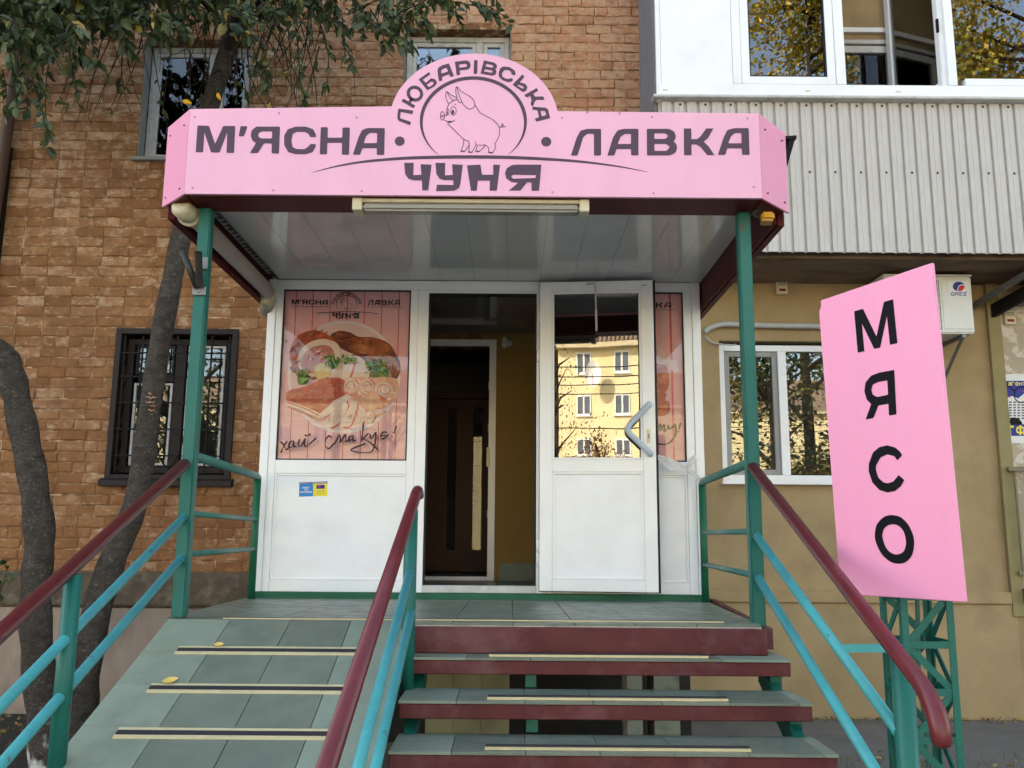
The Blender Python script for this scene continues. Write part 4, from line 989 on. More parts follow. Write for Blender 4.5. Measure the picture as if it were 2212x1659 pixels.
# interior: floor, ceiling, hall behind
M_hallfloor = pmat('dark_floor_tile', srgb(84,92,84), 0.3, 0.1, 4)
MB().box(VX0+0.06, VX1-0.06, VY+0.082, WY+2.4, PZ-0.02, PZ+0.012).build('hall_floor', M_hallfloor, vb)
MB().box(VX0+0.054, VX1-0.054, VY+0.061, WY-0.004, 3.50, 3.515).build('hall_ceiling', pmat('stretch_ceiling', srgb(120,116,114), 0.08, 0.04, 2), vb)
vbox('inner_wall', -0.155, VX1-0.056, PZ+0.013, 3.498, WY-0.035, WY-0.006, M_beige_in, 0)
vbox('inner_wall', VX0+0.056, -1.0, PZ+0.013, 3.498, WY-0.035, WY-0.006, M_beige_in, 0)
for i in range(4): vbox('skirting_tile', -0.10+i*0.302, -0.10+i*0.302+0.299, PZ+0.013, PZ+0.17, WY-0.045, WY-0.036, M_tile, 0)
mb = MB(); frame_mb(mb, -0.995, -0.150, PZ+0.014, 3.43, 0.065, WY-0.06, WY-0.02, sides='LRT'); mb.box(-0.93,-0.215,WY-0.058,WY-0.0,PZ+0.014,PZ+0.05); mb.build('inner_door_frame', M_white, vb, bevel=0.003)
MB().box(-0.232, -0.200, WY-0.07, WY-0.0605, 2.22, 2.40).build('brass_lock', M_brass, vb, bevel=0.003)
for z in (1.75, 2.55, 2.95): MB().box(-0.222, -0.214, WY-0.066, WY-0.05, z, z+0.07).build('strike_plate', M_brass, vb)
# corridor and brown door
mb = MB(); mb.box(-1.35, -1.30, WY+0.31, WY+2.3, PZ, 3.6); mb.box(0.25, 0.30, WY+0.31, WY+2.3, PZ, 3.6); mb.box(-1.3, 0.25, WY+0.31, WY+2.3, 3.55, 3.6); mb.box(-1.3,0.25,WY+1.82,WY+1.86,PZ,3.55)
mb.build('corridor_walls', pmat('corridor_paint', srgb(96,88,72), 0.8, 0.08, 3), vb)
idr = node('brown_door', vb); DY = WY+1.70
MB().box(-1.03, -0.06, DY, DY+0.045, PZ+0.02, 3.12).build('leaf', M_door_brown, idr, bevel=0.004)
mb = MB(); frame_mb(mb, -1.12, 0.03, PZ+0.013, 3.21, 0.085, DY-0.03, DY+0.06, sides='LRT'); mb.build('frame', M_door_brown, idr, bevel=0.004)
for x0 in (-0.72, -0.43):
    MB().box(x0, x0+0.095, DY-0.006, DY-0.001, 1.43, 3.02).build('glass_strip', M_glass_clear, idr)
    MB().box(x0-0.004, x0+0.099, DY-0.0008, DY+0.004, 1.426, 3.024).build('strip_backing', M_gasket, idr)
MB().tube([(-0.20,DY-0.05,2.0),(-0.20,DY-0.05,2.26)], 0.010, 8).build('handle', M_brass, idr)
# ceiling spot, motion sensor, closer arm inside
mb = MB(); q = [(-0.20+0.05*math.cos(t), 7.75+0.05*math.sin(t)) for t in [2*math.pi*i/20 for i in range(20)]]; mb.prism([(x,y,3.492) for x,y in q], (0,0,0.008)); tag(mb.build('ceiling_spot', M_steel), 'round recessed spotlight in the dark vestibule ceiling', 'spotlight')
sen = thing('motion_sensor', 'white motion sensor on the beige wall inside the doorway', 'sensor', (-0.05, WY-0.06, 3.35))
MB().box(-0.098, -0.048, WY-0.085, WY-0.05, 3.345, 3.455).build('housing', M_old_white, sen, bevel=0.012, seg=2); MB().tube([(-0.03,WY-0.075,3.39),(-0.03,WY-0.036,3.39)], 0.03, 14).build('mount', M_old_white, sen)
MB().box(-0.088, -0.058, WY-0.088, WY-0.0851, 3.355, 3.39).build('lens', M_acw, sen)

# posters behind the fixed panes
cP, cQ = Z1(1060,1100,2.2125), Z1(2100,1080,2.02286)
POY = VY+0.046
P_bg = pmat('poster_pink', srgb(250,190,194), 0.5, 0.08, 1.8, dirt=srgb(240,168,170), dirt_amt=0.6, dirt_scale=1.6, dirt_w=0.25)
def ink(name, c, var=0.2, sc=14, d=None, amt=0.6): return pmat('print_'+name, c, 0.5, var, sc, dirt=d, dirt_amt=amt if d else 0, dirt_scale=sc*0.8)
P_red = ink('stripe', srgb(222,104,100), 0.08); P_plate = ink('plate', srgb(244,206,204), 0.05, 3); P_plate2 = ink('plate_rim', srgb(250,228,226), 0.05, 3)
P_crust = ink('crust', srgb(186,80,46), 0.3, 14, srgb(112,40,24), 0.8); P_fat = ink('fat', srgb(246,218,204), 0.06, 16, srgb(238,190,170), 0.5); P_ham = ink('ham', srgb(208,124,116), 0.12, 20, srgb(226,164,152))
P_roast = ink('roast', srgb(182,98,52), 0.4, 14, srgb(226,160,104), 0.8); P_roast2 = ink('roast_dark', srgb(118,50,32), 0.4, 12, srgb(190,104,58), 0.8); P_meat = ink('meat', srgb(206,92,62), 0.35, 22, srgb(236,164,134), 0.9)
P_green = ink('herb', srgb(86,124,46), 0.5, 30, srgb(150,172,84), 0.8); P_lemon = ink('lemon', srgb(224,188,96), 0.1, 20); P_lemon2 = ink('lemon_flesh', srgb(230,206,140), 0.12, 40); P_rim = ink('rind', srgb(222,84,48), 0.2, 20); P_dark = ink('script', srgb(56,24,30), 0.08); P_roll = ink('roll', srgb(240,184,152), 0.2, 20, srgb(220,112,76), 0.8)
P_gr2 = ink('herb_dark', srgb(58,88,34), 0.3, 40); P_gr3 = ink('herb_light', srgb(140,166,84), 0.3, 40)
INK = [P_bg, P_red, P_plate, P_plate2, P_crust, P_fat, P_ham, P_roast, P_roast2, P_meat, P_green, P_lemon, P_lemon2, P_rim, P_dark, P_roll, P_gr2, P_gr3]
def mpp(c): return lambda u, v, l: (lambda p: Vector((p.x, POY-l, p.z)))(U(*c(u, v), POY))
lift = [0.0]
def up(): lift[0] += 0.0002; return lift[0]
def blob(mb, pts, mi, f): flat(mb, [catmull(pts, 4)], f, up(), mi)
pst = MB(); f = mpp(cP)
pst.add([(-1.76,POY,2.12),(-0.77,POY,2.12),(-0.77,POY,3.45),(-1.76,POY,3.45)], [(0,1,2,3)], 0)
for a_, b_ in ((238,178),(386,330),(537,482),(687,637),(834,790),(985,945),(1135,1095)):
    strip(pst, [(a_,84),((a_+b_)/2,826),(b_,1570)], 9, f, 0.0003, 1)
lift[0] = 0.0006
flat(pst, [ell(650,850,490,490,48)], f, up(), 2); strip(pst, ell(650,850,478,478,48), 26, f, up(), 3, closed=True)
blob(pst, [(530,500),(600,450),(700,460),(780,500),(900,505),(1030,550),(1100,640),(1145,760),(1100,880),(950,870),(870,800),(760,670),(620,600)], 8, f)
blob(pst, [(690,600),(800,520),(950,520),(1060,600),(1000,640),(860,650),(780,640)], 7, f)
blob(pst, [(850,660),(980,640),(1090,690),(1135,770),(1080,850),(940,820),(860,740)], 7, f)
blob(pst, [(180,680),(200,560),(270,480),(370,445),(480,465),(580,540),(625,620),(600,680),(480,800),(380,850),(290,800),(215,790)], 4, f)
blob(pst, [(245,720),(270,620),(350,550),(470,520),(580,550),(622,620),(600,690),(480,780),(350,860),(280,800)], 5, f)
blob(pst, [(275,740),(310,640),(400,585),(500,575),(560,620),(540,690),(430,790),(330,820)], 6, f)
strip(pst, catmull([(190,760),(215,800),(290,815),(380,865),(480,815)], 5, False), 26, f, up(), 8); blob(pst, [(850,710),(900,705),(940,725),(1000,760),(1050,780),(1030,850),(950,860),(880,850),(860,770)], 10, f)
blob(pst, [(540,830),(580,740),(650,680),(760,665),(840,720),(875,800),(860,880),(700,890)], 5, f)
strip(pst, catmull([(745,725),(735,780),(705,870)], 4, False), 18, f, up(), 13); strip(pst, catmull([(840,720),(880,800),(862,890)], 4, False), 8, f, up(), 13)
blob(pst, [(510,680),(560,665),(580,700),(625,690),(600,750),(550,790),(515,730)], 10, f)
blob(pst, [(650,690),(700,680),(765,690),(740,715),(690,725),(660,745)], 10, f)
blob(pst, [(250,820),(290,780),(320,810),(355,850),(330,905),(255,915)], 10, f)
flat(pst, [ell(462,802,75,74,28)], f, up(), 11); flat(pst, [ell(462,802,60,60,28)], f, up(), 12)
for i in range(8):
    t = i*math.pi/8; strip(pst, [(462-58*math.cos(t),802-58*math.sin(t)),(462+58*math.cos(t),802+58*math.sin(t))], 3, f, up()*0+lift[0], 11)
blob(pst, [(640,880),(760,850),(900,860),(1010,850),(1120,880),(1115,1030),(1000,1120),(900,1130),(780,1080),(690,1010)], 15, f)
blob(pst, [(150,1000),(200,960),(330,930),(480,860),(640,870),(690,980),(560,1060),(440,1170),(300,1110),(170,1070)], 9, f)
strip(pst, catmull([(165,1105),(300,1162),(445,1222),(560,1165)], 5, False), 22, f, up(), 6); blob(pst, [(155,1060),(300,1105),(440,1170),(440,1212),(300,1150),(160,1098)], 5, f); strip(pst, catmull([(155,1072),(300,1120),(440,1190)], 4, False), 10, f, up(), 13)
blob(pst, [(440,1175),(560,1075),(690,1005),(692,1060),(560,1150),(450,1208)], 5, f)
for s in ([(470,1270),(560,1150),(680,1060),(690,1120),(620,1250),(540,1300)], [(610,1270),(690,1130),(740,1050),(778,1080),(770,1160),(720,1270),(650,1290)], [(740,1260),(790,1160),(785,1080),(840,1130),(850,1200),(820,1258)], [(840,1250),(850,1160),(910,1150),(925,1210),(900,1250)]):
    blob(pst, s, 5, f); strip(pst, catmull([s[2], s[3], s[-2], s[-1]], 4, False), 12, f, up(), 13)
for cx, cy, rx, ry in ((710,935,52,72),(850,942,52,66),(1000,965,72,66)):
    flat(pst, [ell(cx,cy,rx*1.1,ry*1.05,24)], f, up(), 5)
    sp_ = [(cx+rx*(1.05-0.85*i/30)*math.cos(i*0.38+cx), cy+ry*(1.05-0.85*i/30)*math.sin(i*0.38+cx)) for i in range(31)]; strip(pst, sp_, [6+5*math.sin(i*0.9) for i in range(31)], f, up(), 15); strip(pst, [(p[0]+9,p[1]+7) for p in sp_[4:26]], 5, f, up(), 13); strip(pst, catmull([(cx-rx*0.9,cy+ry*0.5),(cx,cy+ry*1.0),(cx+rx*1.0,cy+ry*0.55)],4,False), 13, f, up(), 15)
strip(pst, catmull([(690,1000),(760,1050),(830,1120),(900,1140),(930,1190),(1020,1150)], 5, False), 22, f, up(), 15)
# streaks of fat, browned edges and highlights over the meat
rm = random.Random(12)
def streaks(n, area, ang_, ln, wd, mis):
    for i in range(n):
        x, y = rm.choice(area); x += rm.uniform(-38,38); y += rm.uniform(-32,32); a_ = ang_+rm.uniform(-0.5,0.5); l_ = rm.uniform(0.4,1)*ln
        strip(pst, [(x-l_*math.cos(a_), y-l_*math.sin(a_)), (x+rm.uniform(-6,6), y+rm.uniform(-6,6)), (x+l_*math.cos(a_), y+l_*math.sin(a_))], [1, rm.uniform(0.4,1)*wd, 1], f, up(), rm.choice(mis))
streaks(60, [(260,1010),(340,990),(430,950),(520,930),(580,980),(400,1060),(480,1010)], -0.5, 40, 11, (15,9,13,4,6))
streaks(46, [(640,520),(740,540),(860,560),(960,570),(1050,640),(900,680),(1000,740),(1080,790)], 0.35, 40, 15, (4,7,8,7))
streaks(30, [(240,600),(280,520),(380,475),(480,490),(220,700)], -0.9, 38, 14, (4,8,4,7))
streaks(26, [(380,680),(440,640),(480,690),(350,760)], -0.8, 30, 14, (5,6,6,15))
streaks(46, [(720,1000),(820,1040),(920,1060),(1020,1060),(1080,980),(900,900),(780,900)], 0.5, 34, 11, (5,13,15,6))
streaks(34, [(560,1220),(640,1180),(700,1200),(760,1180),(800,1200),(880,1200)], -1.0, 30, 7, (6,15,13))
streaks(30, [(550,720),(700,705),(920,780),(980,820),(290,850)], 0.8, 14, 9, (10,12,10,8))
for cx, cy, rx, ry, n_ in ((560,725,55,55,26),(705,705,55,28,20),(935,775,85,60,40),(300,850,50,60,28)):
    for i in range(n_):
        x, y = cx+rx*rm.uniform(-1,1), cy+ry*rm.uniform(-1,1); flat(pst, [ell(x, y, rm.uniform(9,19), rm.uniform(5,9), 8, rm.uniform(0,3))], f, up(), rm.choice((10,10,16,17)))
lift[0] = max(0.0135, lift[0]+0.0004)
def script(mb, ss, f, w0, mi=14):
    for s in ss:
        cl = catmull(s, 5, False); n = len(cl)
        strip(mb, cl, [w0*(0.45 + 0.75*abs(math.sin(math.pi*(i/(n-1)*1.5+0.15)))) for i in range(n)], f, up(), mi)
script(pst, [[(122,1422),(150,1450),(172,1492),(195,1478)], [(182,1418),(150,1470),(128,1522)], [(240,1418),(205,1430),(198,1470),(218,1472),(240,1425),(238,1466),(262,1462)],
    [(290,1402),(279,1448),(298,1464),(340,1396)], [(342,1396),(330,1450),(352,1466),(392,1430),(432,1394)], [(335,1362),(350,1376),(385,1358)],
    [(565,1392),(545,1375),(515,1405),(512,1460),(540,1484),(585,1440)], [(588,1450),(634,1366),(640,1436)], [(640,1436),(684,1362),(682,1424),(708,1410)], [(750,1372),(720,1385),(716,1420),(745,1395),(752,1370),(750,1418),(775,1408)],
    [(838,1260),(832,1340),(822,1425)], [(885,1352),(838,1400),(880,1420),(965,1496)], [(895,1358),(905,1400),(945,1345)], [(948,1342),(935,1450),(890,1518),(730,1498),(860,1440)],
    [(1045,1345),(1005,1345),(985,1380),(1005,1402),(1055,1362)], [(988,1376),(1028,1368)], [(1122,1288),(1108,1330),(1096,1352)], [(1086,1372),(1082,1384)]], f, 13)
# small shop mark at the poster's head
def affine(src, dst):
    (a0,b0,a1,b1), (c0,d0,c1,d1) = src, dst
    return lambda u, v, l: f(c0+(u-a0)/(a1-a0)*(c1-c0), d0+(v-b0)/(b1-b0)*(d1-d0), l)
letters(pst, L_MYASNA, affine((174,232,2004,515), (198,178,515,224)), 8, 0.012, 14)
letters(pst, L_LAVKA, affine((327,235,1883,470), (862,182,1142,230)), 8, 0.012, 14)
fl_ = affine((422,278,1590,1145), (584,140,768,275))
letters(pst, L_ARC, fl_, 5, 0.012, 14); ring(pst, fl_, 0.012, 14); emblem(pst, fl_, 0.012, 1.6, 14)
letters(pst, L_CHUNYA, affine((253,1220,1747,1525), (553,292,787,345)), 3, 0.012, 14)
strip(pst, catmull([(410,298),(550,288),(690,284),(830,290),(965,304)], 5, False), [1]+[5]*19+[1], f, 0.012, 14)
strip(pst, [(198,238),(523,241)], 3, f, 0.012, 14); strip(pst, [(848,243),(1172,247)], 3, f, 0.012, 14)
po = pst.build('poster', INK, vb, recalc=False); po['label'] = 'pink striped poster of a plate of sliced ham and roast meat'
pane(-1.756, -0.775, 2.130, 3.444, VY+0.014, vb, M_glass_clear)
mb = MB(); frame_mb(mb, -1.752, -0.779, 2.1335, 3.4405, 0.010, VY+0.004, VY+0.014); mb.build('gasket', M_gasket, vb)
pst = MB(); f = mpp(cQ); lift[0] = 0.0006
pst.add([(0.31,POY,2.13),(1.31,POY,2.13),(1.31,POY,3.45),(0.31,POY,3.45)], [(0,1,2,3)], 0)
strip(pst, [(1085,140),(1105,820),(1122,1500)], 16, f, 0.0003, 1); strip(pst, [(960,140),(980,820),(1000,1500)], 12, f, 0.0003, 1)
blob(pst, [(900,700),(985,690),(1050,720),(1080,800),(1075,900),(1040,940),(970,900)], 9, f); blob(pst, [(900,960),(1000,930),(1060,950),(1050,1000),(1085,1020),(1080,1100),(1000,1130),(920,1080)], 9, f)
blob(pst, [(900,600),(985,560),(1060,640),(1085,700),(1030,720),(960,690)], 2, f); blob(pst, [(1080,690),(1140,690),(1150,740),(1160,770),(1110,770),(1090,740)], 5, f)
letters(pst, [L_LAVKA[2], L_LAVKA[3], L_LAVKA[4]], (lambda u, v, l: f(905+(u-988)/(1883-988)*193, 225+(v-235)/235*43, l)), 8, 0.004, 14)
strip(pst, [(860,280),(1125,284)], 3, f, 0.004, 14)
lift[0] = 0.005
script(pst, [[(960,1270),(990,1245),(1015,1190),(1010,1250),(1040,1195),(1042,1250),(1062,1225)], [(1070,1200),(1082,1235),(1128,1195)], [(1130,1190),(1132,1270),(1080,1345),(990,1352),(900,1330)], [(1172,1180),(1165,1215),(1160,1235)], [(1158,1250),(1157,1258)]], f, 15)
po = pst.build('poster', INK, vb, recalc=False); po['label'] = 'pink striped poster mostly hidden behind the open door leaf'
pane(0.316, 1.306, 2.137, 3.444, VY+0.016, vb, M_glass_clear)
mb = MB(); frame_mb(mb, 0.322, 1.303, 2.1405, 3.4405, 0.010, VY+0.004, VY+0.014); mb.build('gasket', M_gasket, vb)

# open door leaf
dr = node('door', vb)
hx, hy = 0.205, VY-0.03; ang = math.atan2(0.09, 0.853)
ca, sa = math.cos(ang), math.sin(ang)
tp = lambda u, v, z: (hx + u*ca + v*sa, hy - u*sa + v*ca, z)     # u along leaf, v into leaf
DW, DZ0, DZ1 = 0.858, 1.203, 3.487
def dbox(name, u0, u1, v0, v1, z0, z1, mat, bev=0.003):
    mb = MB(); rbox(mb, u0, u1, v0, v1, z0, z1); return mb.build(name, mat, dr, bevel=bev)
dbox('edge_gasket', 0.0, DW+0.013, 0.0, 0.022, DZ0-0.008, DZ1+0.013, M_gasket, 0.002)
dbox('stile', 0.006, 0.098, -0.05, -0.0005, DZ0, DZ1, M_white); dbox('stile', DW-0.098, DW-0.006, -0.05, -0.0005, DZ0, DZ1, M_white)
dbox('head', 0.0985, DW-0.0985, -0.05, -0.0005, DZ1-0.078, DZ1, M_white); dbox('foot', 0.0985, DW-0.0985, -0.05, -0.0005, DZ0, DZ0+0.082, M_white)
dbox('transom', 0.0985, DW-0.0985, -0.05, -0.0005, 2.052, 2.142, M_white)
dbox('lower_panel', 0.098, DW-0.098, -0.036, -0.002, DZ0+0.083, 2.051, M_panel, 0)
for z0, z1 in ((DZ0+0.0825, 2.0515), (2.1425, DZ1-0.0785)):
    mb = MB()
    for u0, u1, a_, b_ in ((0.0988,0.115,z0,z1), (DW-0.115,DW-0.0988,z0,z1), (0.115,DW-0.115,z0,z0+0.016), (0.115,DW-0.115,z1-0.016,z1)): rbox(mb, u0, u1, -0.047, -0.0362, a_, b_)
    mb.build('bead', M_white, dr, bevel=0.003)
mb = MB(); gz = [2.150+1.253*i/10 for i in range(11)]     # bowed double glazing, its head leaning out a little
gv = lambda z: -0.006 - (0.03*(z-2.15) + 0.02/0.625*((z-2.775)**2-0.625**2)/2)
mb.add([tp(u, gv(z), z) for z in gz for u in (0.110, DW-0.110)], [(2*i, 2*i+1, 2*i+3, 2*i+2) for i in range(10)], 0, True)
mb.build('glass', glassmat('door_glass', 2.9, (0.55,0.56,0.56)), dr, recalc=False)
for u0, u1, a_, b_ in ((0.115,0.121,2.158,DZ1-0.094), (DW-0.121,DW-0.115,2.158,DZ1-0.094)):
    dbox('gasket', u0, u1, -0.0445, -0.041, a_, b_, M_gasket, 0)
hp = [tp(DW-0.05, -0.055, 2.545), tp(DW-0.052, -0.085, 2.54), tp(DW-0.075, -0.098, 2.515), tp(DW-0.165, -0.10, 2.422), tp(DW-0.196, -0.10, 2.388), tp(DW-0.207, -0.10, 2.358), tp(DW-0.196, -0.10, 2.328), tp(DW-0.165, -0.10, 2.296), tp(DW-0.072, -0.098, 2.205), tp(DW-0.05, -0.085, 2.185), tp(DW-0.048, -0.055, 2.18)]
MB().tube(catmull([Vector(p) for p in hp], 5, False), 0.0215, 16).build('pull_handle', pmat('grey_handle', srgb(178,190,200), 0.35, 0.05, 5), dr)
dbox('lock_plate', DW-0.068, DW-0.044, -0.056, -0.0505, 2.265, 2.365, M_brass); dbox('lock_cylinder', DW-0.061, DW-0.051, -0.062, -0.0565, 2.295, 2.33, M_steel)
MB().tube([tp(0.355,-0.062,3.46), tp(0.42,-0.07,3.465), tp(0.425,-0.07,3.44), tp(0.428,-0.06,3.26)], 0.006, 8).build('closer_arm', M_old_white, dr)
MB().tube([tp(0.428,-0.06,3.265), tp(0.43,-0.055,3.10)], 0.0085, 8).build('closer_arm', M_old_white, dr); MB().tube([tp(0.43,-0.055,3.10), tp(0.43,-0.055,3.06)], 0.009, 8).build('closer_tip', M_gasket, dr)
dbox('corner_catch', DW-0.09, DW-0.05, -0.056, -0.0505, 3.44, 3.45, M_cream, 0.001)
for z in (1.52, 1.42, 2.93, 3.23): MB().tube([(0.197, VY-0.028, z-0.045), (0.197, VY-0.028, z+0.045)], 0.0115, 10).build('hinge', M_white, dr)
# sticker on the left lower panel
stk = node('sticker', vb)
cS = Z1(1150,1870,13.01); yS = VY+0.0118
fs = lambda u, v, l: (lambda p: Vector((p.x, yS-l, p.z)))(U(*cS(u, v), yS))
mb = MB(); flat(mb, [[(370,380),(1080,350),(1080,1090),(360,1120)]], fs, 0.0003, 0); flat(mb, [[(1080,350),(1820,330),(1815,1085),(1080,1090)]], fs, 0.0003, 1)
flat(mb, [[(370,380),(1820,330),(1820,430),(370,470)]], fs, 0.0008, 2); strip(mb, [(395,425),(1800,380)], 26, fs, 0.0012, 3); flat(mb, [[(1250,520),(1675,505),(1675,705),(1255,715)]], fs, 0.0008, 2); flat(mb, [ell(1405,600,45,60,14)], fs, 0.0012, 4)
LET = {'О':[[(0,0),(0,1),(.7,1),(.7,0),(0,0)]],'Б':[[(.7,1),(0,1),(0,0),(.7,0),(.7,.55),(0,.55)]],'Є':[[(.7,.9),(.3,1),(0,.6),(0,.4),(.3,0),(.7,.1)],[(0,.5),(.5,.5)]],'К':[[(0,0),(0,1)],[(.7,1),(0,.5),(.7,0)]],'Т':[[(0,1),(.7,1)],[(.35,1),(.35,0)]],'П':[[(0,0),(0,1),(.7,1),(.7,0)]],'І':[[(.3,0),(.3,1)]],'Д':[[(0,-.1),(0,.1),(.7,.1),(.7,-.1)],[(.1,.1),(.2,1),(.6,1),(.6,.1)]],'Х':[[(0,0),(.7,1)],[(0,1),(.7,0)]],'Р':[[(0,0),(0,1),(.7,1),(.7,.45),(0,.45)]],'Н':[[(0,0),(0,1)],[(.7,0),(.7,1)],[(0,.5),(.7,.5)]],'Ю':[[(0,0),(0,1)],[(0,.5),(.25,.5)],[(.25,0),(.25,1),(.75,1),(.75,0),(.25,0)]],
       'а':[[(.1,.65),(.5,.7),(.6,.5),(.6,0)],[(.6,.4),(.1,.35),(.05,.1),(.3,0),(.6,.15)]],'г':[[(0,0),(0,.7),(.5,.7)]],'е':[[(0,.35),(.6,.35),(.5,.65),(.15,.68),(0,.35),(.15,.02),(.55,.08)]],'н':[[(0,0),(0,.7)],[(.55,0),(.55,.7)],[(0,.36),(.55,.36)]],'т':[[(0,.68),(.6,.68)],[(.3,.68),(.3,0)]],'с':[[(.55,.6),(.3,.7),(0,.4),(.05,.1),(.3,0),(.55,.1)]],'Ф':[[(.4,-.05),(.4,1.05)],[(.4,.85),(.05,.75),(.0,.5),(.05,.25),(.4,.15),(.75,.25),(.8,.5),(.75,.75),(.4,.85)]],'Л':[[(0,0),(.12,.2),(.2,1),(.7,1),(.7,0)]],'"':[[(.1,1),(.05,.75)],[(.3,1),(.25,.75)]],
       'G':[[(.75,.85),(.3,1),(0,.65),(0,.3),(.3,0),(.7,.1),(.7,.45),(.4,.45)]],'R':[[(0,0),(0,1),(.6,1),(.7,.75),(.6,.5),(0,.5)],[(.35,.5),(.75,0)]],'E':[[(.7,1),(0,1),(0,0),(.7,0)],[(0,.5),(.55,.5)]]}
def write(mb, txt, x, y, h, w, f, lift_, mi, adv=0.95, sx=1.0, slant=0.0):
    for i, ch in enumerate(txt):
        if ch == ' ': continue
        for j, s in enumerate(LET[ch]): strip(mb, [(x + (i*adv + p[0])*h*sx + p[1]*h*slant, y - p[1]*h) for p in s], w, f, lift_+0.00008*j, mi)
write(mb, 'ОБЄКТ', 540, 690, 75, 22, fs, 0.001, 3, 1.0, 1.0); write(mb, 'ПІД', 650, 800, 70, 20, fs, 0.001, 3, 0.8); write(mb, 'ОХОРОНОЮ', 425, 915, 75, 20, fs, 0.001, 3, 1.0)
for yy in (840, 950): strip(mb, [(1265,yy),(1490,yy-4)], 34, fs, 0.001, 5); strip(mb, [(1545,yy-6),(1640,yy-8)], 34, fs, 0.001, 5)
mb.build('print', [M_sky_print, M_yel_print, M_blue, M_paper, M_red, pmat('print_ochre', srgb(196,168,60), 0.5, 0.1, 60)], stk, recalc=False)
stk['label'] = 'small blue and yellow security sticker on the white panel'

# plastic strip knotted between door and rail
mb = MB(); rp_ = random.Random(4)
def film(pts, w):
    L, Rr = [], []
    for i, p in enumerate(pts):
        p = Vector(p); o = Vector((rp_.uniform(-.3,.3), rp_.uniform(-1,1)*0.6, 1)).normalized()*w[i]
        L.append(p+o); Rr.append(p-o)
    k = len(pts); mb.add(L+Rr, [(i,i+1,k+i+1,k+i) for i in range(k-1)], 0, True)
K = Vector((1.255, 6.42, 2.087)); D0 = Vector((1.066, 6.43, 2.175)); E0 = Vector((1.375, 6.43, 1.992))
def strand(a, b, sag, w0, n=9):
    pts = [a.lerp(b, i/n)+Vector((rp_.uniform(-1,1)*0.003, rp_.uniform(-1,1)*0.006, -sag*math.sin(math.pi*i/n)+rp_.uniform(-1,1)*0.004)) for i in range(n+1)]
    film(pts, [w0*(0.35+0.65*math.sin(math.pi*min(1,max(0.08,i/n)))+rp_.uniform(-0.1,0.2)) for i in range(n+1)])
for i in range(4): strand(D0+Vector((0,0,-0.012*i)), K+Vector((0,0,0.004-0.003*i)), 0.012*i-0.006, 0.012)
for i in range(4): strand(K, E0+Vector((0.01*i,0,0.006*i)), 0.018*i-0.02, 0.012)
for d_ in ((0.09,0.085),(0.07,0.10),(0.10,0.06),(0.05,0.075),(0.075,0.04),(0.03,-0.06),(0.05,-0.07)): strand(K, K+Vector((d_[0],rp_.uniform(-0.03,0.01),d_[1])), rp_.uniform(-0.01,0.012), 0.012, 6)
film([K+Vector((-0.012,0,0.004)), K, K+Vector((0.012,0,-0.004))], [0.012,0.016,0.012])
mfilm = leafmat('translucent_film', [(0.0,(0.72,0.70,0.68)),(1.0,(0.78,0.77,0.76))], 0.35)
tag(mb.build('plastic_tie', mfilm, recalc=False), 'crumpled clear plastic strip knotted from the open door to the green rail', 'plastic strip')

# ------------------------------------------------------------------ fittings on the canopy
lf = thing('tube_light', 'long cream tube light fitting under the pink sign', 'lamp', (-0.2, 4.52, 3.3))
q0, q1 = U(763, 448, 4.50), U(1272, 450, 4.50)
MB().box(q0.x+0.05, q1.x-0.05, 4.47, 4.56, 3.335, 3.3565).build('body', M_cream, lf, bevel=0.004)
MB().box(q0.x+0.05, q1.x-0.05, 4.475, 4.555, 3.292, 3.334).build('diffuser', M_diff, lf, bevel=0.012, seg=2)
for a_ in (q0.x, q1.x-0.052): MB().box(a_, a_+0.052, 4.462, 4.568, 3.288, 3.3568).build('end_cap', M_cream, lf, bevel=0.005)
pp = thing('drain_pipe', 'grey plastic drain pipe with cream elbow under the canopy edge', 'pipe', (-1.82, 5.6, 3.4))
MB().tube([(-1.805,4.66,3.36),(-1.825,6.30,3.375),(-1.85,6.50,3.35),(-1.89,6.62,3.27)], 0.052, 18).build('pipe', M_grey_plastic, pp)
MB().tube([(-1.84,6.40,3.37),(-1.86,6.52,3.34)], 0.062, 18).build('collar', M_cream, pp)
e0 = Vector((-1.79,4.60,3.315))
MB().tube([e0+Vector((0.0,0.10,0.03)), e0+Vector((0,0.02,0.01)), e0+Vector((-0.01,-0.03,0.018)), e0+Vector((-0.012,-0.045,0.03))], [0.055,0.056,0.055,0.045], 20).build('elbow', M_cream, pp)
MB().tube([e0+Vector((0.0,0.10,0.02)), e0+Vector((0.0,0.055,0.012))], 0.066, 20).build('collar', M_cream, pp)
fl2 = thing('yellow_floodlight', 'small yellow work light under the canopy corner by the corrugated balcony', 'lamp', (1.37, 4.6, 3.3))
MB().box(1.345, 1.415, 4.56, 4.62, 3.29, 3.335).build('housing', M_yellow, fl2, bevel=0.010, seg=2); MB().prism([(1.338,4.55,3.289),(1.40,4.55,3.289),(1.41,4.62,3.289),(1.35,4.62,3.289)], (0,0,-0.014)).build('lens', pmat('amber_lens', srgb(170,120,40), 0.3, 0.2, 30), fl2)
MB().tube([(1.36,4.60,3.32),(1.325,4.61,3.32),(1.312,4.61,3.345),(1.33,4.60,3.357)], 0.010, 8).build('bracket', M_darksteel, fl2)
fh = thing('flag_holder', 'steel bracket with two angled tubes on the green canopy post', 'bracket', (-1.69, 4.61, 2.9))
MB().box(-1.725, -1.652, 4.612, 4.622, 2.855, 2.905).build('plate', M_steel, fh, bevel=0.003); MB().box(-1.702, -1.652, 4.612, 4.6225, 3.0, 3.07).build('plate', M_steel, fh, bevel=0.003)
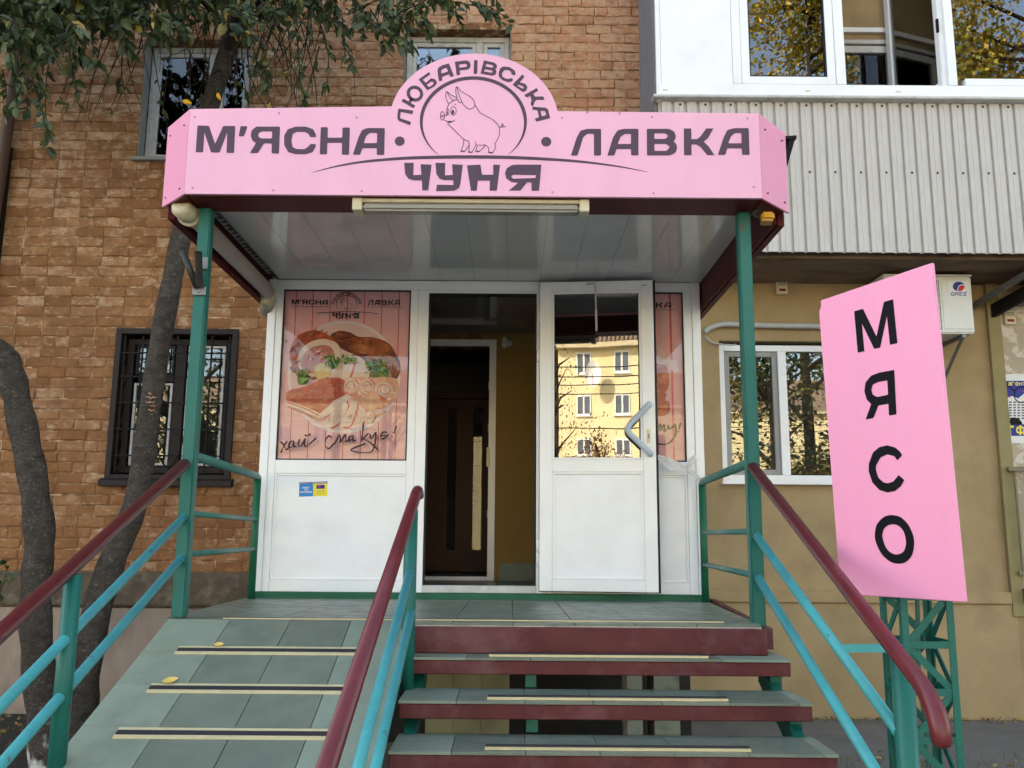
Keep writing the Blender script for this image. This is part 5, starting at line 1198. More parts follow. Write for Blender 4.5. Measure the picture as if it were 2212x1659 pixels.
mb = MB(); mb.tube([(-1.682,4.60,2.905),(-1.665,4.50,3.06)], 0.020, 14, caps=False); mb.tube([(-1.682,4.602,2.907),(-1.666,4.502,3.06)], 0.016, 14, caps=False); mb.build('tube', M_darksteel, fh, recalc=False)
mb = MB(); mb.tube([(-1.695,4.60,2.895),(-1.775,4.565,3.09)], 0.018, 14); mb.build('tube', M_darksteel, fh)
MB().tube([(-1.69,4.6105,2.878),(-1.69,4.604,2.878)], 0.008, 8).build('bolt', M_steel, fh)

# ------------------------------------------------------------------ air conditioner and small wall fittings
ac = thing('air_conditioner', 'white air conditioner outdoor unit on the beige wall behind the pink board', 'air conditioner', (3.8, WY-0.2, 3.43))
AX0, AX1, AZ0, AZ1, AY = 3.41, 4.215, 3.435, 3.99, 7.86
MB().box(AX0, AX1, AY, WY-0.1, AZ0, AZ1-0.018).build('casing', M_acw, ac, bevel=0.012, seg=2); MB().box(AX0-0.008, AX1+0.008, AY-0.008, WY-0.095, AZ1-0.017, AZ1).build('lid', M_acw, ac, bevel=0.005)
MB().box(3.935, 4.19, AY-0.006, AY-0.0005, AZ0+0.04, AZ1-0.06).build('service_panel', M_acw, ac, bevel=0.004)
MB().box(3.46, 3.915, AY-0.002, AY-0.0004, AZ0+0.035, AZ1-0.055).build('grille_back', M_grille, ac)
for i in range(16): x = 3.475+i*0.028; MB().box(x, x+0.006, AY-0.014, AY-0.003, AZ0+0.04, AZ1-0.06).build('grille_bar', M_acw, ac)
for i in range(7): z = AZ0+0.08+i*0.06; MB().box(3.462, 3.913, AY-0.016, AY-0.0145, z, z+0.004).build('grille_ring', M_acw, ac)
mb = MB(); cG = Z1(3300,1000,2.0738); fg = lambda u, v, l: (lambda p: Vector((p.x, AY-0.0065-l, p.z)))(U(*cG(u, v), AY-0.0065))
flat(mb, [[(903,222),(1062,215),(1066,348),(908,348)]], fg, 0.0003, 0); flat(mb, [ell(984,265,48,39,28)], fg, 0.0008, 1)
flat(mb, [[(1000,258),(1033,256),(1030,280),(1010,300),(980,305),(985,285)]], fg, 0.0013, 2); strip(mb, [(1034,254),(1000,254),(985,262),(972,304)], 7, fg, 0.0016, 0)
write(mb, 'GREE', 920, 340, 27, 7, fg, 0.001, 1, 1.0, 1.3, 0.15)
mb.build('badge', [M_paper, M_blue, M_red], ac, recalc=False)
for x in (3.5, 4.12):
    b_ = node('bracket', ac)
    MB().bar((x,AY+0.02,AZ0-0.018),(x,WY-0.002,AZ0-0.018), 0.035, 0.03).build('arm', M_steel, b_); MB().bar((x,AY+0.06,AZ0-0.035),(x,WY-0.004,AZ0-0.33), 0.03, 0.008).build('brace', M_steel, b_)
MB().box(AX1-0.001, AX1+0.025, AY+0.1, AY+0.2, AZ0+0.04, AZ0+0.2).build('valve_cover', M_acw, ac, bevel=0.006)
pts = [U(1522,718,8.25), U(1535,708,8.25), U(1565,700,8.25), U(1620,702,8.25), U(1700,704,8.25), U(1770,705,8.25), U(1850,712,8.25)]
tag(MB().tube(catmull([Vector(p) for p in pts], 5, False), 0.026, 10).build('insulated_pipe', M_foil), 'pale wrapped refrigerant pipe running above the white window', 'pipe')
pts = [U(1522,725,8.25), U(1540,740,8.25), U(1575,745,8.25), U(1590,744,8.22)]
tag(MB().tube(catmull([Vector(p) for p in pts], 5, False), 0.008, 8).build('drain_hose', M_foil), 'thin pale hose end at the top corner of the white window', 'hose')
for x0, z0, lab in ((2.545, 3.905, 'small white alarm siren under the balcony beside the canopy'), (4.72, 3.62, 'small white alarm siren at the right edge above the agency notice')):
    s_ = thing('alarm_siren', lab, 'siren', (x0+0.05, WY-0.03, z0))
    MB().box(x0, x0+0.105, WY-0.05, WY-0.0045 if x0 < 4 else WY-0.021, z0, z0+0.135).build('case', M_cream, s_, bevel=0.006)
    for k in range(3): MB().box(x0+0.012, x0+0.092, WY-0.0525, WY-0.0502, z0+0.085+k*0.013, z0+0.091+k*0.013).build('slot', M_grille, s_)
    MB().box(x0+0.02, x0+0.085, WY-0.053, WY-0.0502, z0+0.025, z0+0.05).build('strobe', pmat('red_lens', srgb(120,20,24), 0.3, 0.1, 10), s_)
# agency notice
nt_ = thing('agency_notice', 'blue and white agency notice with yellow lettering at the right edge', 'poster', (4.9, WY-0.03, 2.5))
yN = WY-0.026; fn = lambda u, v, l: (lambda p: Vector((p.x, yN-l, p.z)))(U(*cG(u, v), yN))
mb = MB(); flat(mb, [[(1322,982),(2100,975),(2100,1545),(1375,1545)]], fn, 0.0, 0); flat(mb, [[(1370,1036),(2060,1030),(2060,1480),(1415,1486)]], fn, 0.0005, 1)
flat(mb, [[(1384,1170),(1420,1160),(1470,1180),(1540,1120),(2060,1100),(2060,1390),(1405,1390)]], fn, 0.001, 0); flat(mb, [[(1384,1172),(1398,1158),(1412,1170)]], fn, 0.0014, 2); flat(mb, [[(1500,1120),(1700,1080),(2060,1090),(2060,1120),(1530,1130)]], fn, 0.0014, 2)
for r0 in range(7):
    for c0 in range(12): flat(mb, [[(1395+c0*34,1205+r0*22),(1417+c0*34,1204+r0*22),(1418+c0*34,1216+r0*22),(1396+c0*34,1217+r0*22)]], fn, 0.0016, 3)
flat(mb, [catmull([(1405,1345),(1440,1335),(1480,1350),(1500,1390),(1410,1392)], 4)], fn, 0.0018, 4); strip(mb, ell(1495,1150,58,64,26), 9, fn, 0.002, 4, closed=True); strip(mb, [(1372,1065),(1440,1118)], 10, fn, 0.002, 4)
write(mb, 'агентст', 1388, 1074, 38, 6, fn, 0.002, 5, 0.78); write(mb, '"ФЛ', 1405, 1474, 72, 15, fn, 0.002, 5, 0.75)
mb.build('print', [M_paper, M_blue, M_red, M_grille, M_black_metal, M_yel_print], nt_, recalc=False)
# window balustrade and awning bracket at the right edge
M_olivemetal = pmat('olive_metal', srgb(128,118,92), 0.6, 0.1, 8)
wg = thing('window_railing', 'olive metal railing below the agency notice at the right edge', 'railing', (4.9, WY-0.1, 1.2))
MB().bar((4.60,WY-0.09,2.235),(6.2,WY-0.09,2.235), 0.035, 0.04).build('top_rail', M_olivemetal, wg); MB().bar((4.62,WY-0.09,1.29),(6.2,WY-0.09,1.29), 0.03, 0.035).build('bottom_rail', M_olivemetal, wg)
for i in range(12):
    x = 4.66+i*0.125
    if i in (2,5,8): MB().tube([(x,WY-0.09,2.21),(x,WY-0.09,2.03),(x-0.045,WY-0.09,1.97),(x-0.045,WY-0.09,1.83),(x,WY-0.09,1.77),(x,WY-0.09,1.31)], 0.008, 8).build('baluster', M_olivemetal, wg)
    else: MB().bar((x,WY-0.09,1.308),(x,WY-0.09,2.215), 0.016, 0.016).build('baluster', M_olivemetal, wg)
ab = thing('awning_frame', 'grey steel awning frame over the wall at the right edge', 'awning', (4.8, 7.9, 3.9))
MB().bar((4.40,WY-0.02,3.78),(4.78,7.35,4.06), 0.05, 0.05).build('arm', M_steel, ab); MB().bar((4.60,WY-0.02,3.74),(4.95,7.35,3.98), 0.04, 0.12).build('dark_edge', M_black_metal, ab)
MB().add([(4.62,WY-0.03,3.80),(6.5,WY-0.03,3.80),(6.5,7.3,4.0),(4.95,7.3,4.0)], [(0,1,2,3)]).prism([(4.62,WY-0.03,3.81),(6.5,WY-0.03,3.81),(6.5,7.3,4.01),(4.95,7.3,4.01)], (0,0,0.01)).build('sheet', M_corr_grey, ab)

# ------------------------------------------------------------------ lattice pylon with the pink board
ty = thing('lattice_pylon', 'teal lattice steel pylon carrying the pink board at the foot of the stairs', 'pylon', (1.70, 3.83, 0))
T0, T1, T2, T3, TH = 1.598, 1.812, 3.72, 3.934, 1.375
for x, sx in ((T0, 1), (T1, -1)):
    for y, sy in ((T2, 1), (T3, -1)):
        mb = MB(); mb.box(min(x,x+0.028*sx), max(x,x+0.028*sx), min(y,y+0.006*sy), max(y,y+0.006*sy), 0, TH); mb.box(min(x,x+0.006*sx), max(x,x+0.006*sx), min(y+0.006*sy,y+0.028*sy), max(y+0.006*sy,y+0.028*sy), 0, TH); mb.build('leg', M_teal, ty)
lev = [0.06, 0.245, 0.43, 0.615, 0.80, 0.985, 1.17, TH-0.015]
for z in lev:
    for p, q in (((T0,T2),(T1,T2)),((T0,T3),(T1,T3))): MB().bar((p[0]+0.029,p[1]+0.006,z),(q[0]-0.029,q[1]+0.006,z), 0.008, 0.028).build('tie', M_teal, ty)
    for p, q in (((T0,T2),(T0,T3)),((T1,T2),(T1,T3))): MB().bar((p[0],p[1]+0.029,z),(q[0],q[1]-0.029,z), 0.008, 0.028).build('tie', M_teal, ty)
for i in range(7):
    za, zb = lev[i]+0.012, lev[i+1]-0.012
    if i % 2: za, zb = zb, za
    MB().bar((T0+0.03,T2+0.010,za),(T1-0.03,T2+0.010,zb), 0.006, 0.028).build('brace', M_teal, ty); MB().bar((T1-0.03,T3-0.010,za),(T0+0.03,T3-0.010,zb), 0.006, 0.028).build('brace', M_teal, ty)
    MB().bar((T0+0.010,T2+0.03,zb),(T0+0.010,T3-0.03,za), 0.006, 0.028).build('brace', M_teal, ty); MB().bar((T1-0.010,T2+0.03,zb),(T1-0.010,T3-0.03,za), 0.006, 0.028).build('brace', M_teal, ty)
tag(MB().tube([(1.71+0.008*math.sin(i), 3.83, i*0.098) for i in range(15)], 0.010, 10).build('conduit', M_greentube), 'corrugated grey cable conduit rising inside the lattice pylon', 'conduit')
pb = thing('pink_board', 'tall bright pink board with black letters standing on the lattice pylon', 'sign', (1.56, 3.62, 1.36))
BRb, BLb = U(2086, 1301, 3.40), U(1815, 1283, 3.86)
e1 = (BLb-BRb); e1.z = 0; e1.normalize(); nb = Vector((0,0,1)).cross(e1)
if nb.y > 0: nb = -nb
def ob(px_, py_): return UP(px_, py_, BRb, nb)
outl = [ob(*p) for p in ((2086,1301),(2014,567),(1772,649),(1773,661),(1769,672),(1769,680),(1815,1283))]
mb = MB(); mb.prism(outl, -nb*0.016); mb.build('panel', M_pink2, pb, bevel=0.003)
k1, k2 = Z1(3300,1000,2.0738), Z1(3400,1750,2.3703)
def mk(c): return lambda u, v, l: ob(*c(u, v)) + nb*l
for L, c, sm_ in (([[(133,468),(205,448),(315,675),(375,392),(450,370),(486,728),(425,742),(400,505),(345,765),(296,775),(195,565),(216,795),(162,806)]], k1, 0),
    ([[(460,947),(478,1310),(417,1320),(413,1223),(330,1237),(290,1340),(226,1352),(272,1225),(235,1190),(216,1120),(225,1050),(270,995),(340,968)],[(403,1032),(410,1150),(320,1168),(285,1150),(272,1110),(285,1065),(330,1045)]], k1, 1),
    ([[(363,100),(318,150),(290,110),(225,92),(160,120),(118,200),(118,240),(140,310),(190,355),(230,363),(280,345),(330,286),(383,332),(350,390),(295,435),(225,448),(150,425),(85,355),(50,250),(52,180),(90,75),(150,25),(225,8),(300,30),(340,65)]], k2, 1),
    ([[(280,660),(350,680),(420,750),(465,850),(474,930),(455,1030),(400,1095),(325,1113),(245,1090),(170,1020),(120,920),(108,840),(125,750),(180,685),(230,663)],[(280,745),(330,760),(375,810),(397,890),(395,950),(370,1005),(310,1027),(250,1005),(205,950),(180,870),(180,830),(195,785),(230,755)]], k2, 2)):
    mb = MB(); flat(mb, [catmull(l, 4) if sm_ == 2 else fillet(l, 5 if sm_ == 0 else 8) for l in L], mk(c), 0.0015); mb.build('letter', M_black, pb, recalc=False)
# ------------------------------------------------------------------ the tree by the ramp
tr = thing('leaning_tree', 'two-stemmed grey-barked tree with dark leaves in front of the brick wall', 'tree', (-3.4, 7.0, 0))
def trunk(path, rad, seed, name='trunk', n=18):
    rt_ = random.Random(seed); cl = catmull([Vector(p) for p in path], 8, False); k = len(cl)
    rs = []
    for i in range(k):
        t = i/(k-1)*(len(rad)-1); j = min(int(t), len(rad)-2); rs.append(rad[j]+(rad[j+1]-rad[j])*(t-j))
    mb = MB(); mb.tube(cl, rs, n)
    ph = rt_.uniform(0,6)
    for q, p in enumerate(mb.v):
        i = min(q//n, k-1); a_ = q % n; d = (p-cl[i])
        s = 1 + 0.05*math.sin(a_*2*math.pi/n*3+ph+i*0.25) + rt_.uniform(-0.035,0.035) + 0.05*math.sin(i*0.9+ph)
        mb.v[q] = cl[i] + d*s
    return mb, cl
mb, cl2 = trunk([U(150,1700,6.45), U(165,1560,6.5), U(190,1400,6.55), U(237,1230,6.65), U(290,1090,6.8), U(322,900,7.0), U(347,740,7.1), U(380,560,7.15), U(410,420,7.2), U(445,260,7.2), U(485,130,7.2), U(512,20,7.2), U(540,-150,7.2), U(600,-420,7.1)],
    [0.15,0.128,0.112,0.094,0.086,0.085,0.084,0.083,0.08,0.078,0.076,0.07,0.06,0.04], 2)
mb.build('trunk', M_bark, tr, recalc=False)
mb, cl1 = trunk([U(112,1700,6.4), U(105,1580,6.4), U(82,1440,6.4), U(78,1280,6.4), U(86,1180,6.4), U(72,1050,6.4), U(52,930,6.4), U(30,830,6.38), U(8,772,6.35), U(-40,740,6.3), U(-140,690,6.5), U(-260,560,6.3)],
    [0.15,0.13,0.108,0.098,0.100,0.098,0.096,0.093,0.09,0.085,0.08,0.06], 3)
# knots
for (u, v) in ((50,985),(78,985),(93,1120),(22,800)):
    p = U(u, v, 6.36); mb.tube([p+Vector((0,0.05,0)), p+Vector((0,0.0,0.0)), p+Vector((0,-0.03,0.01))], [0.035,0.03,0.012], 10)
mb.build('trunk', M_bark, tr, recalc=False)
pe = MB(); rp3 = random.Random(8)
for i in range(9):
    zc_ = 850+i*9; uc = 322-(zc_-900)*0.11+rp3.uniform(-5,5)
    a0 = rp3.uniform(-13,-5); a1 = rp3.uniform(3,14)
    pts = []
    for j in range(7):
        u = uc+a0+(a1-a0)*j/6; off = (u-(322-(zc_-900)*0.11))/24
        pts.append(U(u, zc_+rp3.uniform(-2,2), 7.03-0.088*math.sqrt(max(0,1-off*off))*1.10))
    w_ = [Vector((0,0,1))*rp3.uniform(0.002,0.009)*math.sin(math.pi*(j+0.5)/7) for j in range(7)]
    pe.add([p+q for p, q in zip(pts, w_)] + [p-q for p, q in zip(pts, w_)], [(j,j+1,8+j,7+j) for j in range(6)])
pe.build('peeled_bark', pmat('bare_wood', srgb(190,130,92), 0.7, 0.3, 30, dirt=srgb(150,140,140), dirt_amt=0.8, dirt_scale=25), tr, recalc=False)
# leaves and twigs
rl = random.Random(21)
leaves, twigs = MB(), MB()
def leaf(mb, p, d, size, rnd, droop=0.4):
    d = Vector(d).normalized(); sd = d.cross(Vector((rnd.uniform(-1,1), rnd.uniform(-1,1), rnd.uniform(-0.3,1)))).normalized()
    up_ = sd.cross(d).normalized(); w_ = size*rnd.uniform(0.42,0.58)
    fold = up_*(w_*0.25); sag = Vector((0,0,-size*droop*rnd.uniform(0.1,0.5)))
    v = [p, p+d*size*0.33+sd*w_*0.5+fold, p+d*size*0.7+sd*w_*0.42+fold+sag*0.5, p+d*size+sag, p+d*size*0.7-sd*w_*0.42+fold+sag*0.5, p+d*size*0.33-sd*w_*0.5+fold, p+d*size*0.5+sag*0.3]
    mb.add(v, [(0,1,6),(1,2,6),(2,3,6),(3,4,6),(4,5,6),(5,0,6)], 0, True)
def spray(p0, p1, nl, size, rnd, sag=0.12, bare=0.0):
    p0, p1 = Vector(p0), Vector(p1); L = (p1-p0).length; k = 7
    mid = p0.lerp(p1, 0.5)+Vector((rnd.uniform(-1,1)*0.2*L, rnd.uniform(-1,1)*0.1*L, sag*L))
    pts = [p0.lerp(mid, t).lerp(mid.lerp(p1, t), t) for t in [i/k for i in range(k+1)]]
    twigs.tube(pts, [0.0055*(1-0.75*i/k)+0.0008 for i in range(k+1)], 5, caps=False)
    for i in range(nl):
        t = bare + (1-bare)*rnd.random()**0.8; j = min(int(t*k), k-1); p = pts[j].lerp(pts[j+1], t*k-j)
        d = (pts[j+1]-pts[j]).normalized()*0.6 + Vector((rnd.uniform(-1,1), rnd.uniform(-1,1), rnd.uniform(-1.1,0.35)))
        leaf(leaves, p, d, size*rnd.uniform(0.5,1.35), rnd)
# dense crown at the upper left
for i in range(330):
    u = rl.uniform(-260, 500); v = rl.uniform(-330, 45) - max(0, (u-260))*0.12; Y = rl.uniform(5.9, 7.7)
    p = U(u, v, Y); q = p+Vector((rl.uniform(-0.6,0.6), rl.uniform(-0.4,0.3), rl.uniform(-0.34,0.06)))
    spray(p, q, 20, 0.095, rl)
for u0, v0, u1, v1, Y, nl in ((120,90,105,300,6.3,26),(95,80,60,250,6.5,22),(150,110,170,230,6.4,18),(40,100,30,240,6.2,26),(70,180,100,325,6.2,20),(5,150,15,260,6.4,16),(200,60,235,165,6.6,24),(250,70,290,120,6.6,22),(150,60,215,150,6.2,22),(30,40,40,180,6.0,26),(130,210,150,235,6.3,8),(330,20,345,80,6.5,16),(395,10,405,75,6.3,16),(100,10,130,150,6.1,28),(60,40,95,200,6.3,26)):
    spray(U(u0,v0,Y), U(u1,v1,Y-0.1), nl, 0.08, rl, 0.02)
for i in range(130):
    u = rl.uniform(-120, 330); v = rl.uniform(-120, 75)-max(0, u-120)*0.22; Y = rl.uniform(5.8, 7.6)
    p = U(u, v, Y); spray(p, p+Vector((rl.uniform(-0.5,0.5), rl.uniform(-0.3,0.3), rl.uniform(-0.3,0.05))), 19, 0.095, rl)
# bare hanging twigs over the upper window
for i in range(64):
    u = rl.uniform(230, 700); v = rl.uniform(-40, 60); Y = rl.uniform(6.6, 7.7)
    spray(U(u, v, Y), U(u+rl.uniform(-130,90), v+rl.uniform(120,290), Y-rl.uniform(0,0.3)), rl.choice((0,0,1,2,4)), 0.07, rl, rl.uniform(-0.25,0.35), 0.4)
# sprays hanging over the middle of the picture
for i in range(150):
    u = 545 + 480*rl.random()**1.1; v = rl.uniform(-200, 20); Y = rl.uniform(5.9, 7.5)
    p = U(u, v, Y); spray(p, p+Vector((rl.uniform(-0.4,0.5), rl.uniform(-0.2,0.2), rl.uniform(-0.42,0.0)*(1.25 if u < 780 else 0.8))), 17, 0.085, rl)
for u0, v0, u1, v1, Y, nl in ((600,40,590,235,6.5,26),(640,60,655,235,6.4,28),(570,70,560,200,6.8,20),(690,50,705,190,6.6,24),(740,40,780,170,6.3,22),(800,20,835,120,6.4,20),(850,20,890,110,6.2,20),(900,10,935,95,6.2,18),(960,0,1050,15,6.3,16),(985,5,1000,60,6.4,12),(540,120,610,210,6.9,14),(485,150,545,210,6.7,10),(690,100,650,260,6.5,18)):
    spray(U(u0,v0,Y), U(u1,v1,Y), nl, 0.075, rl, 0.03)
# limbs and the crown above the picture
for i in range(7):
    s_ = cl2[-1-i*4]; e = s_+Vector((rl.uniform(-1.6,2.2), rl.uniform(-1.6,0.3), rl.uniform(0.4,1.6)))
    twigs.tube([s_, s_.lerp(e,0.5)+Vector((0,0,0.2)), e], [0.04,0.025,0.008], 8, caps=False)
for a_, b_ in ((U(512,20,7.2), U(360,-30,6.6)), (U(505,40,7.2), U(700,-20,6.6)), (U(500,70,7.2), U(400,60,6.9)), (U(515,10,7.2), U(900,-60,6.4)), (U(-140,690,6.5), U(-30,120,6.6)), (U(520,-40,7.2), U(160,-40,6.4))):
    twigs.tube(catmull([a_, a_.lerp(b_,0.5)+Vector((0,0,0.12)), b_], 6, False), [0.028-0.02*i/12 for i in range(13)], 8, caps=False)
for i in range(150):
    p = Vector((rl.uniform(-5.5,1.5), rl.uniform(5.0,7.8), rl.uniform(7.3,9.8))); q = p+Vector((rl.uniform(-0.6,0.6), rl.uniform(-0.5,0.3), rl.uniform(-0.6,0.2)))
    spray(p, q, 14, 0.10, rl)
yl = [catmull([(395,217),(402,214),(411,219),(414,224),(406,226),(397,223)], 3), catmull([(467,205),(471,200),(477,209),(477,217),(471,213)], 3)]
for i, l in enumerate(yl):
    b_ = MB(); yy = 6.75; c0 = sum((Vector(q) for q in l), Vector((0,0)))/len(l)
    vv = [U(q[0], q[1], yy) for q in l]; cc = U(c0.x, c0.y, yy-0.025)
    b_.add(vv+[cc], [(j,(j+1)%len(l),len(l)) for j in range(len(l))], 0, True)
    twigs.tube([U(478,150,7.1), U(c0.x+8, c0.y-34, 6.9), vv[0]], [0.006,0.004,0.0015], 5, caps=False)
    b_.build('yellow_leaf', pmat('bright_yellow_leaf', srgb(232,176,50), 0.5, 0.15, 40), tr, recalc=False)
cr_ = leaves.build('crown', M_leaf, tr, recalc=False); tag(twigs.build('twigs', M_twig, tr, recalc=False), kind='stuff')
# bright yellow leaves caught on the sign edge and lying on the ramp
ry_ = random.Random(6)
def curled_leaf(p, ang_, size, lab):
    mb = MB(); k = 9; n0 = 5; v = []
    ca_, sa_ = math.cos(ang_), math.sin(ang_)
    for i in range(k):
        t = i/(k-1)
        for j in range(n0):
            s_ = (j/(n0-1)-0.5)*2; w_ = 0.36*math.sin(math.pi*min(1, t*0.94+0.05))**0.8
            x, y = (t-0.5)*size, s_*w_*size; z = size*(0.45*s_*s_*w_ + 0.6*(t-0.5)**2) + 0.004 + RS*(x*sa_+y*ca_)
            v.append((p[0]+x*ca_-y*sa_, p[1]+x*sa_+y*ca_, p[2]+z))
    mb.add(v, [(i*n0+j, i*n0+j+1, (i+1)*n0+j+1, (i+1)*n0+j) for i in range(k-1) for j in range(n0-1)], 0, True)
    return tag(mb.build('fallen_leaf', pmat('yellow_leaf', srgb(222,190,104), 0.6, 0.2, 60, dirt=srgb(150,120,60), dirt_amt=0.6, dirt_scale=60), recalc=False), lab, 'leaf')
d = ray(367, 1476); t = (PZ-RS*RY-CZ)/(d.z-RS*d.y); p = d*t+Vector((0,0,CZ)); curled_leaf(p, 0.5, 0.066, 'larger curled yellow leaf lying on the ramp tiles above the second strip')
d = ray(472, 1397); t = (PZ-RS*RY-CZ)/(d.z-RS*d.y); p = d*t+Vector((0,0,CZ)); curled_leaf(p, 0.1, 0.048, 'small pale leaf lying on the ramp beside the top strip')
# low shoots at the left edge
ws = MB(); rw = random.Random(14)
for i in range(16):
    p = U(rw.uniform(-30,30), rw.uniform(1200,1300), 6.3)
    for k in range(2): leaf(ws, p, (rw.uniform(-1,1), rw.uniform(-1,0.5), rw.uniform(-0.6,0.6)), rw.uniform(0.05,0.075), rw)
b0 = U(-50, 1330, 6.3); ws2 = MB()
for i in range(4): ws2.tube([(b0.x-0.1, 6.35, 0.0), (b0.x-0.05, 6.33, 0.6), U(rw.uniform(-30,20), rw.uniform(1210,1280), 6.3)], [0.008,0.006,0.002], 6, caps=False)
sh2 = thing('young_shoot', 'leafy green shoots at the left edge beside the ramp railing', 'plant', (b0.x, 6.3, 0))
ws.build('leaves', M_leaf, sh2, recalc=False); ws2.build('stems', M_twig, sh2, recalc=False)
# leaf litter and grass
lt = MB(); rg = random.Random(31)
for i in range(700):
    if rg.random() < 0.55: x, y = rg.uniform(-5.2,-1.9), rg.uniform(5.4,8.15)
    else: x = rg.uniform(1.5,5.2); y = 8.24-abs(rg.gauss(0,0.12)) if rg.random() < 0.5 else rg.uniform(5.5,7.0)
    leaf(lt, Vector((x, y, 0.012+rg.random()*0.015)), (rg.uniform(-1,1), rg.uniform(-1,1), rg.uniform(0,0.25)), rg.uniform(0.03,0.06), rg, 0.1)
tag(lt.build('leaf_litter', M_fallen, recalc=False), 'brown and yellow fallen leaves scattered along the foot of the walls', 'leaves', kind='stuff')
gs = MB()
for i in range(2600):
    x, y = rg.uniform(1.5,5.5), rg.uniform(4.6,6.9)
    if rg.random() < (y-4.6)/2.4*0.8: continue
    h = rg.uniform(0.03,0.10); b_ = Vector((x,y,0.0)); a_ = rg.uniform(0,6.28); t_ = Vector((math.cos(a_),math.sin(a_),0)); w_ = Vector((-t_.y,t_.x,0))*0.003
    gs.add([b_-w_, b_+w_, b_+t_*h*0.35+Vector((0,0,h))], [(0,1,2)])
for i in range(500):
    x, y = rg.uniform(-5,-1.9), rg.uniform(5.5,8.0); h = rg.uniform(0.02,0.07); b_ = Vector((x,y,0.006)); a_ = rg.uniform(0,6.28); t_ = Vector((math.cos(a_),math.sin(a_),0)); w_ = Vector((-t_.y,t_.x,0))*0.003
    gs.add([b_-w_, b_+w_, b_+t_*h*0.35+Vector((0,0,h))], [(0,1,2)])
tag(gs.build('grass', M_grassm, recalc=False), 'sparse short grass on the ground near the stairs and the tree', 'grass', kind='stuff')

# ------------------------------------------------------------------ across the street: seen in the panes
OY = -72.0
op = thing('yellow_apartment_house', 'sunlit yellow apartment house across the street mirrored in the door glass', 'building', (5, OY, 0))
MB().box(-12.05, 34, OY-12, OY, 0, 14.0).build('wall', M_opp, op)
mb = MB(); mb.prism([(-12.5,OY+0.55,14.03),(-12.5,OY-6,18.4),(-12.5,OY-12.5,14.03)], (47,0,0)); mb.build('roof', M_slate, op)
for i in range(46):
    x = -12.4+i*0.42; MB().tube([(x,OY+0.62,14.07),(x,OY-6,18.44)], 0.09, 6).build('roof_wave', M_slate, op)
mb = MB(); mb.box(-12.4,34.2,OY+0.02,OY+0.62,13.76,14.02); mb.build('eaves', M_opp2, op)
mb = MB(); mb.box(-8.4,-7.0,OY-2.2,OY-1.0,14.3,16.6); mb.build('chimney', M_chim, op)
far_pane = pmat('far_pane', srgb(96,108,120), 0.15, 0.2, 1)
for k in range(5):
    for rz_ in (2.7, 5.28, 7.87, 10.45, 13.0):
        xc = -9.54+3.71*k; wv = node('window', op); h0, h1 = rz_-0.68, rz_+0.58
        mb = MB(); frame_mb(mb, xc-0.72, xc+0.72, h0, h1, 0.11, OY+0.005, OY+0.07); mb.box(xc-0.08, xc+0.08, OY+0.006, OY+0.068, h0+0.11, h1-0.11); mb.build('frame', M_white, wv)
        MB().box(xc-0.65, xc+0.65, OY+0.01, OY+0.02, h0+0.08, h1-0.08).build('pane', far_pane, wv)
        MB().box(xc-0.8, xc+0.8, OY+0.01, OY+0.16, h0-0.07, h0-0.005).build('sill', M_white, wv)
dsh = thing('satellite_dish', 'white satellite dish on the yellow house wall mirrored in the door glass', 'dish', (-8.5, OY+0.6, 11.8))
mb = MB(); rings = []
for i in range(6):
    r_ = 0.78*i/5
    for j in range(24): t_ = 2*math.pi*j/24; rings.append(Vector((-8.5+r_*math.cos(t_), OY+0.95+0.26*(i/5)**2, 12.15+r_*math.sin(t_))))
mb.add(rings, [(i*24+j, i*24+(j+1)%24, (i+1)*24+(j+1)%24, (i+1)*24+j) for i in range(5) for j in range(24)], 0, True); mb.build('reflector', M_white, dsh, recalc=False)
MB().tube([(-8.5,OY+0.02,11.9),(-8.5,OY+0.93,12.1)], 0.04, 8).build('mount', M_steel, dsh); MB().tube([(-8.5,OY+0.97,11.4),(-8.5,OY+1.7,12.1)], 0.03, 8).build('feed_arm', M_steel, dsh)
o2 = thing('cream_apartment_house', 'pale cream apartment house beside the yellow one, mirrored in the poster glass', 'building', (-30, OY-1.5, 0))
MB().box(-62, -12.9, OY-13, OY-1.5, 0, 14.6).build('wall', M_opp2, o2)
mb = MB(); mb.prism([(-62.4,OY-1.0,14.62),(-62.4,OY-7,18.4),(-62.4,OY-13.5,14.62)], (49.3,0,0)); mb.build('roof', M_slate, o2)
for k in range(11):
    for rz_ in (2.2, 5.2, 8.2, 11.2):
        xc = -15.2-3.6*k; wv = node('window', o2)
        mb = MB(); frame_mb(mb, xc-0.8, xc+0.8, rz_-0.75, rz_+0.75, 0.10, OY-1.495, OY-1.43); mb.box(xc-0.05, xc+0.05, OY-1.494, OY-1.432, rz_-0.65, rz_+0.65); mb.build('frame', M_white, wv); MB().box(xc-0.73, xc+0.73, OY-1.49, OY-1.48, rz_-0.68, rz_+0.68).build('pane', far_pane, wv)
for i, z in enumerate((6.9, 6.62, 6.38, 6.1, 5.1)):
    tag(MB().tube([(-34,-26,z+1.0),(-16,-26,z+0.25),(-2,-26,z),(30,-26,z+1.1)], 0.016, 5).build('overhead_cable', M_black_metal), 'black overhead cable, %s, spanning the street in the door reflection' % ('topmost of five','second from the top','third from the top','fourth from the top','lowest of five')[i], 'cable', 'overhead cables across the street')
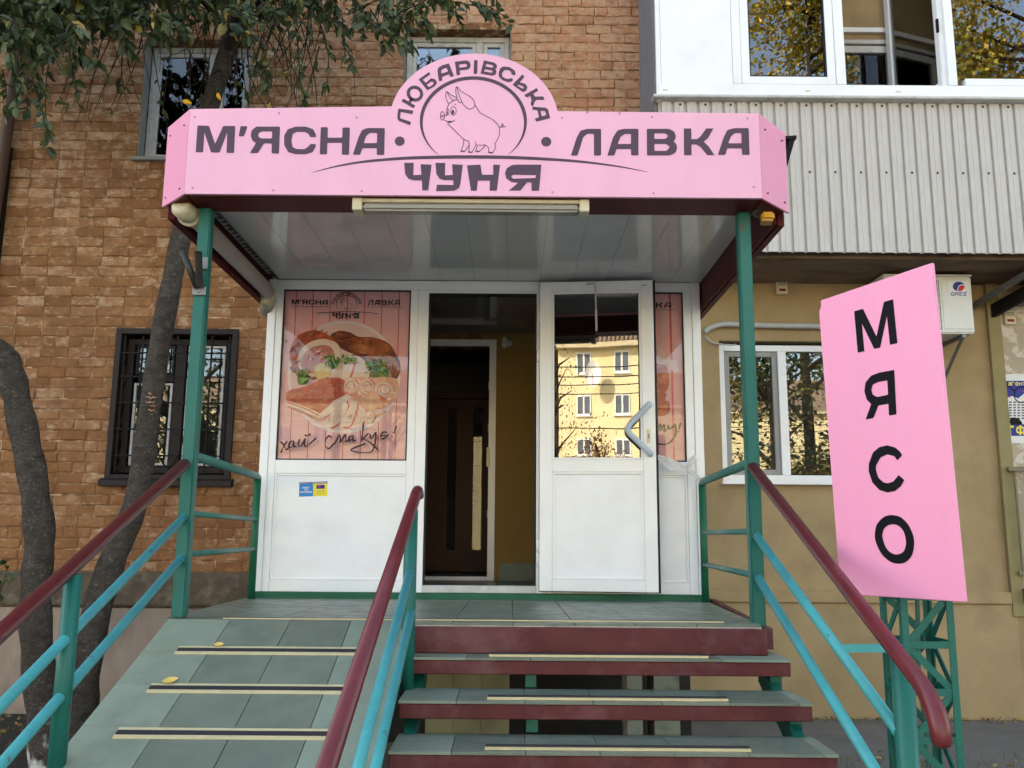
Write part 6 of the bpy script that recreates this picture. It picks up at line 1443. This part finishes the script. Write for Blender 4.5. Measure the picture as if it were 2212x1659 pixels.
# street trees behind the viewer
def street_tree(name, lab, x, y, h, cr, z0, nleaf, mat, seed, lsize=0.2, grp='street trees opposite the shop'):
    t_ = thing(name, lab, 'tree', (x, y, 0), grp); rt_ = random.Random(seed)
    tk = MB(); tk.tube([(x,y,0),(x+0.1,y,z0),(x-0.1,y+0.1,h*0.75)], [0.24,0.18,0.05], 10)
    cl = []
    for i in range(44 if h > 18 else 26):
        a_ = rt_.uniform(0,6.28); zz = rt_.uniform(z0, h*0.95); s_ = Vector((x,y,max(z0*0.8, zz-rt_.uniform(0.5,2.0)))); rr0 = cr*math.sin(math.pi*min(0.98,max(0.12,(zz-z0*0.7)/(h-z0*0.7))))*rt_.uniform(0.5,1.0)
        e = Vector((x+rr0*math.cos(a_), y+rr0*math.sin(a_), zz)); tk.tube([s_, s_.lerp(e,0.5)+Vector((0,0,0.3)), e], [0.07,0.04,0.012], 6, caps=False); cl.append((s_, e))
    tk.build('trunk', M_twig, t_, recalc=False)
    lv = MB()
    for i in range(nleaf):
        s_, e = rt_.choice(cl); p = s_.lerp(e, rt_.uniform(0.35,1.08))+Vector((rt_.gauss(0,0.5), rt_.gauss(0,0.5), rt_.gauss(0,0.5)))
        a_ = Vector((rt_.uniform(-1,1),rt_.uniform(-1,1),rt_.uniform(-1,0.5))).normalized(); b_ = a_.cross(Vector((rt_.uniform(-1,1),rt_.uniform(-1,1),1))).normalized(); s2 = lsize*rt_.uniform(0.6,1.2)
        lv.add([p-a_*s2*0.5, p+b_*s2*0.3, p+a_*s2*0.5, p-b_*s2*0.3], [(0,1,2,3)])
    lv.build('crown', mat, t_, recalc=False)
street_tree('maple_tree', 'tall yellow autumn tree mirrored in the balcony glazing', 8.8, -9.5, 22.0, 5.2, 3.2, 42000, M_leaf_aut, 1, 0.19)
street_tree('maple_tree', 'wide golden tree mirrored in the rightmost balcony pane', 17.0, -12.0, 24.0, 6.0, 3.2, 46000, M_leaf_aut, 2, 0.20)
street_tree('linden_tree', 'dark green tree mirrored in the white window under the balcony', 6.8, -6.0, 7.5, 2.6, 1.0, 5000, M_leaf, 3, 0.16)
street_tree('linden_tree', 'green tree mirrored in the upper left brick wall window', -9.5, -9.0, 15.0, 4.0, 3.0, 6500, M_leaf, 4)
street_tree('sparse_tree', 'nearly bare brown tree mirrored at the left of the door glass', -5.9, -30.0, 10.5, 1.9, 3.0, 1500, M_leaf_brown, 5, 0.13)
street_tree('brown_shrub', 'low reddish brown shrub mirrored at the foot of the door glass', -5.0, -45.0, 6.9, 2.1, 1.0, 3000, M_leaf_brown, 6, 0.2)
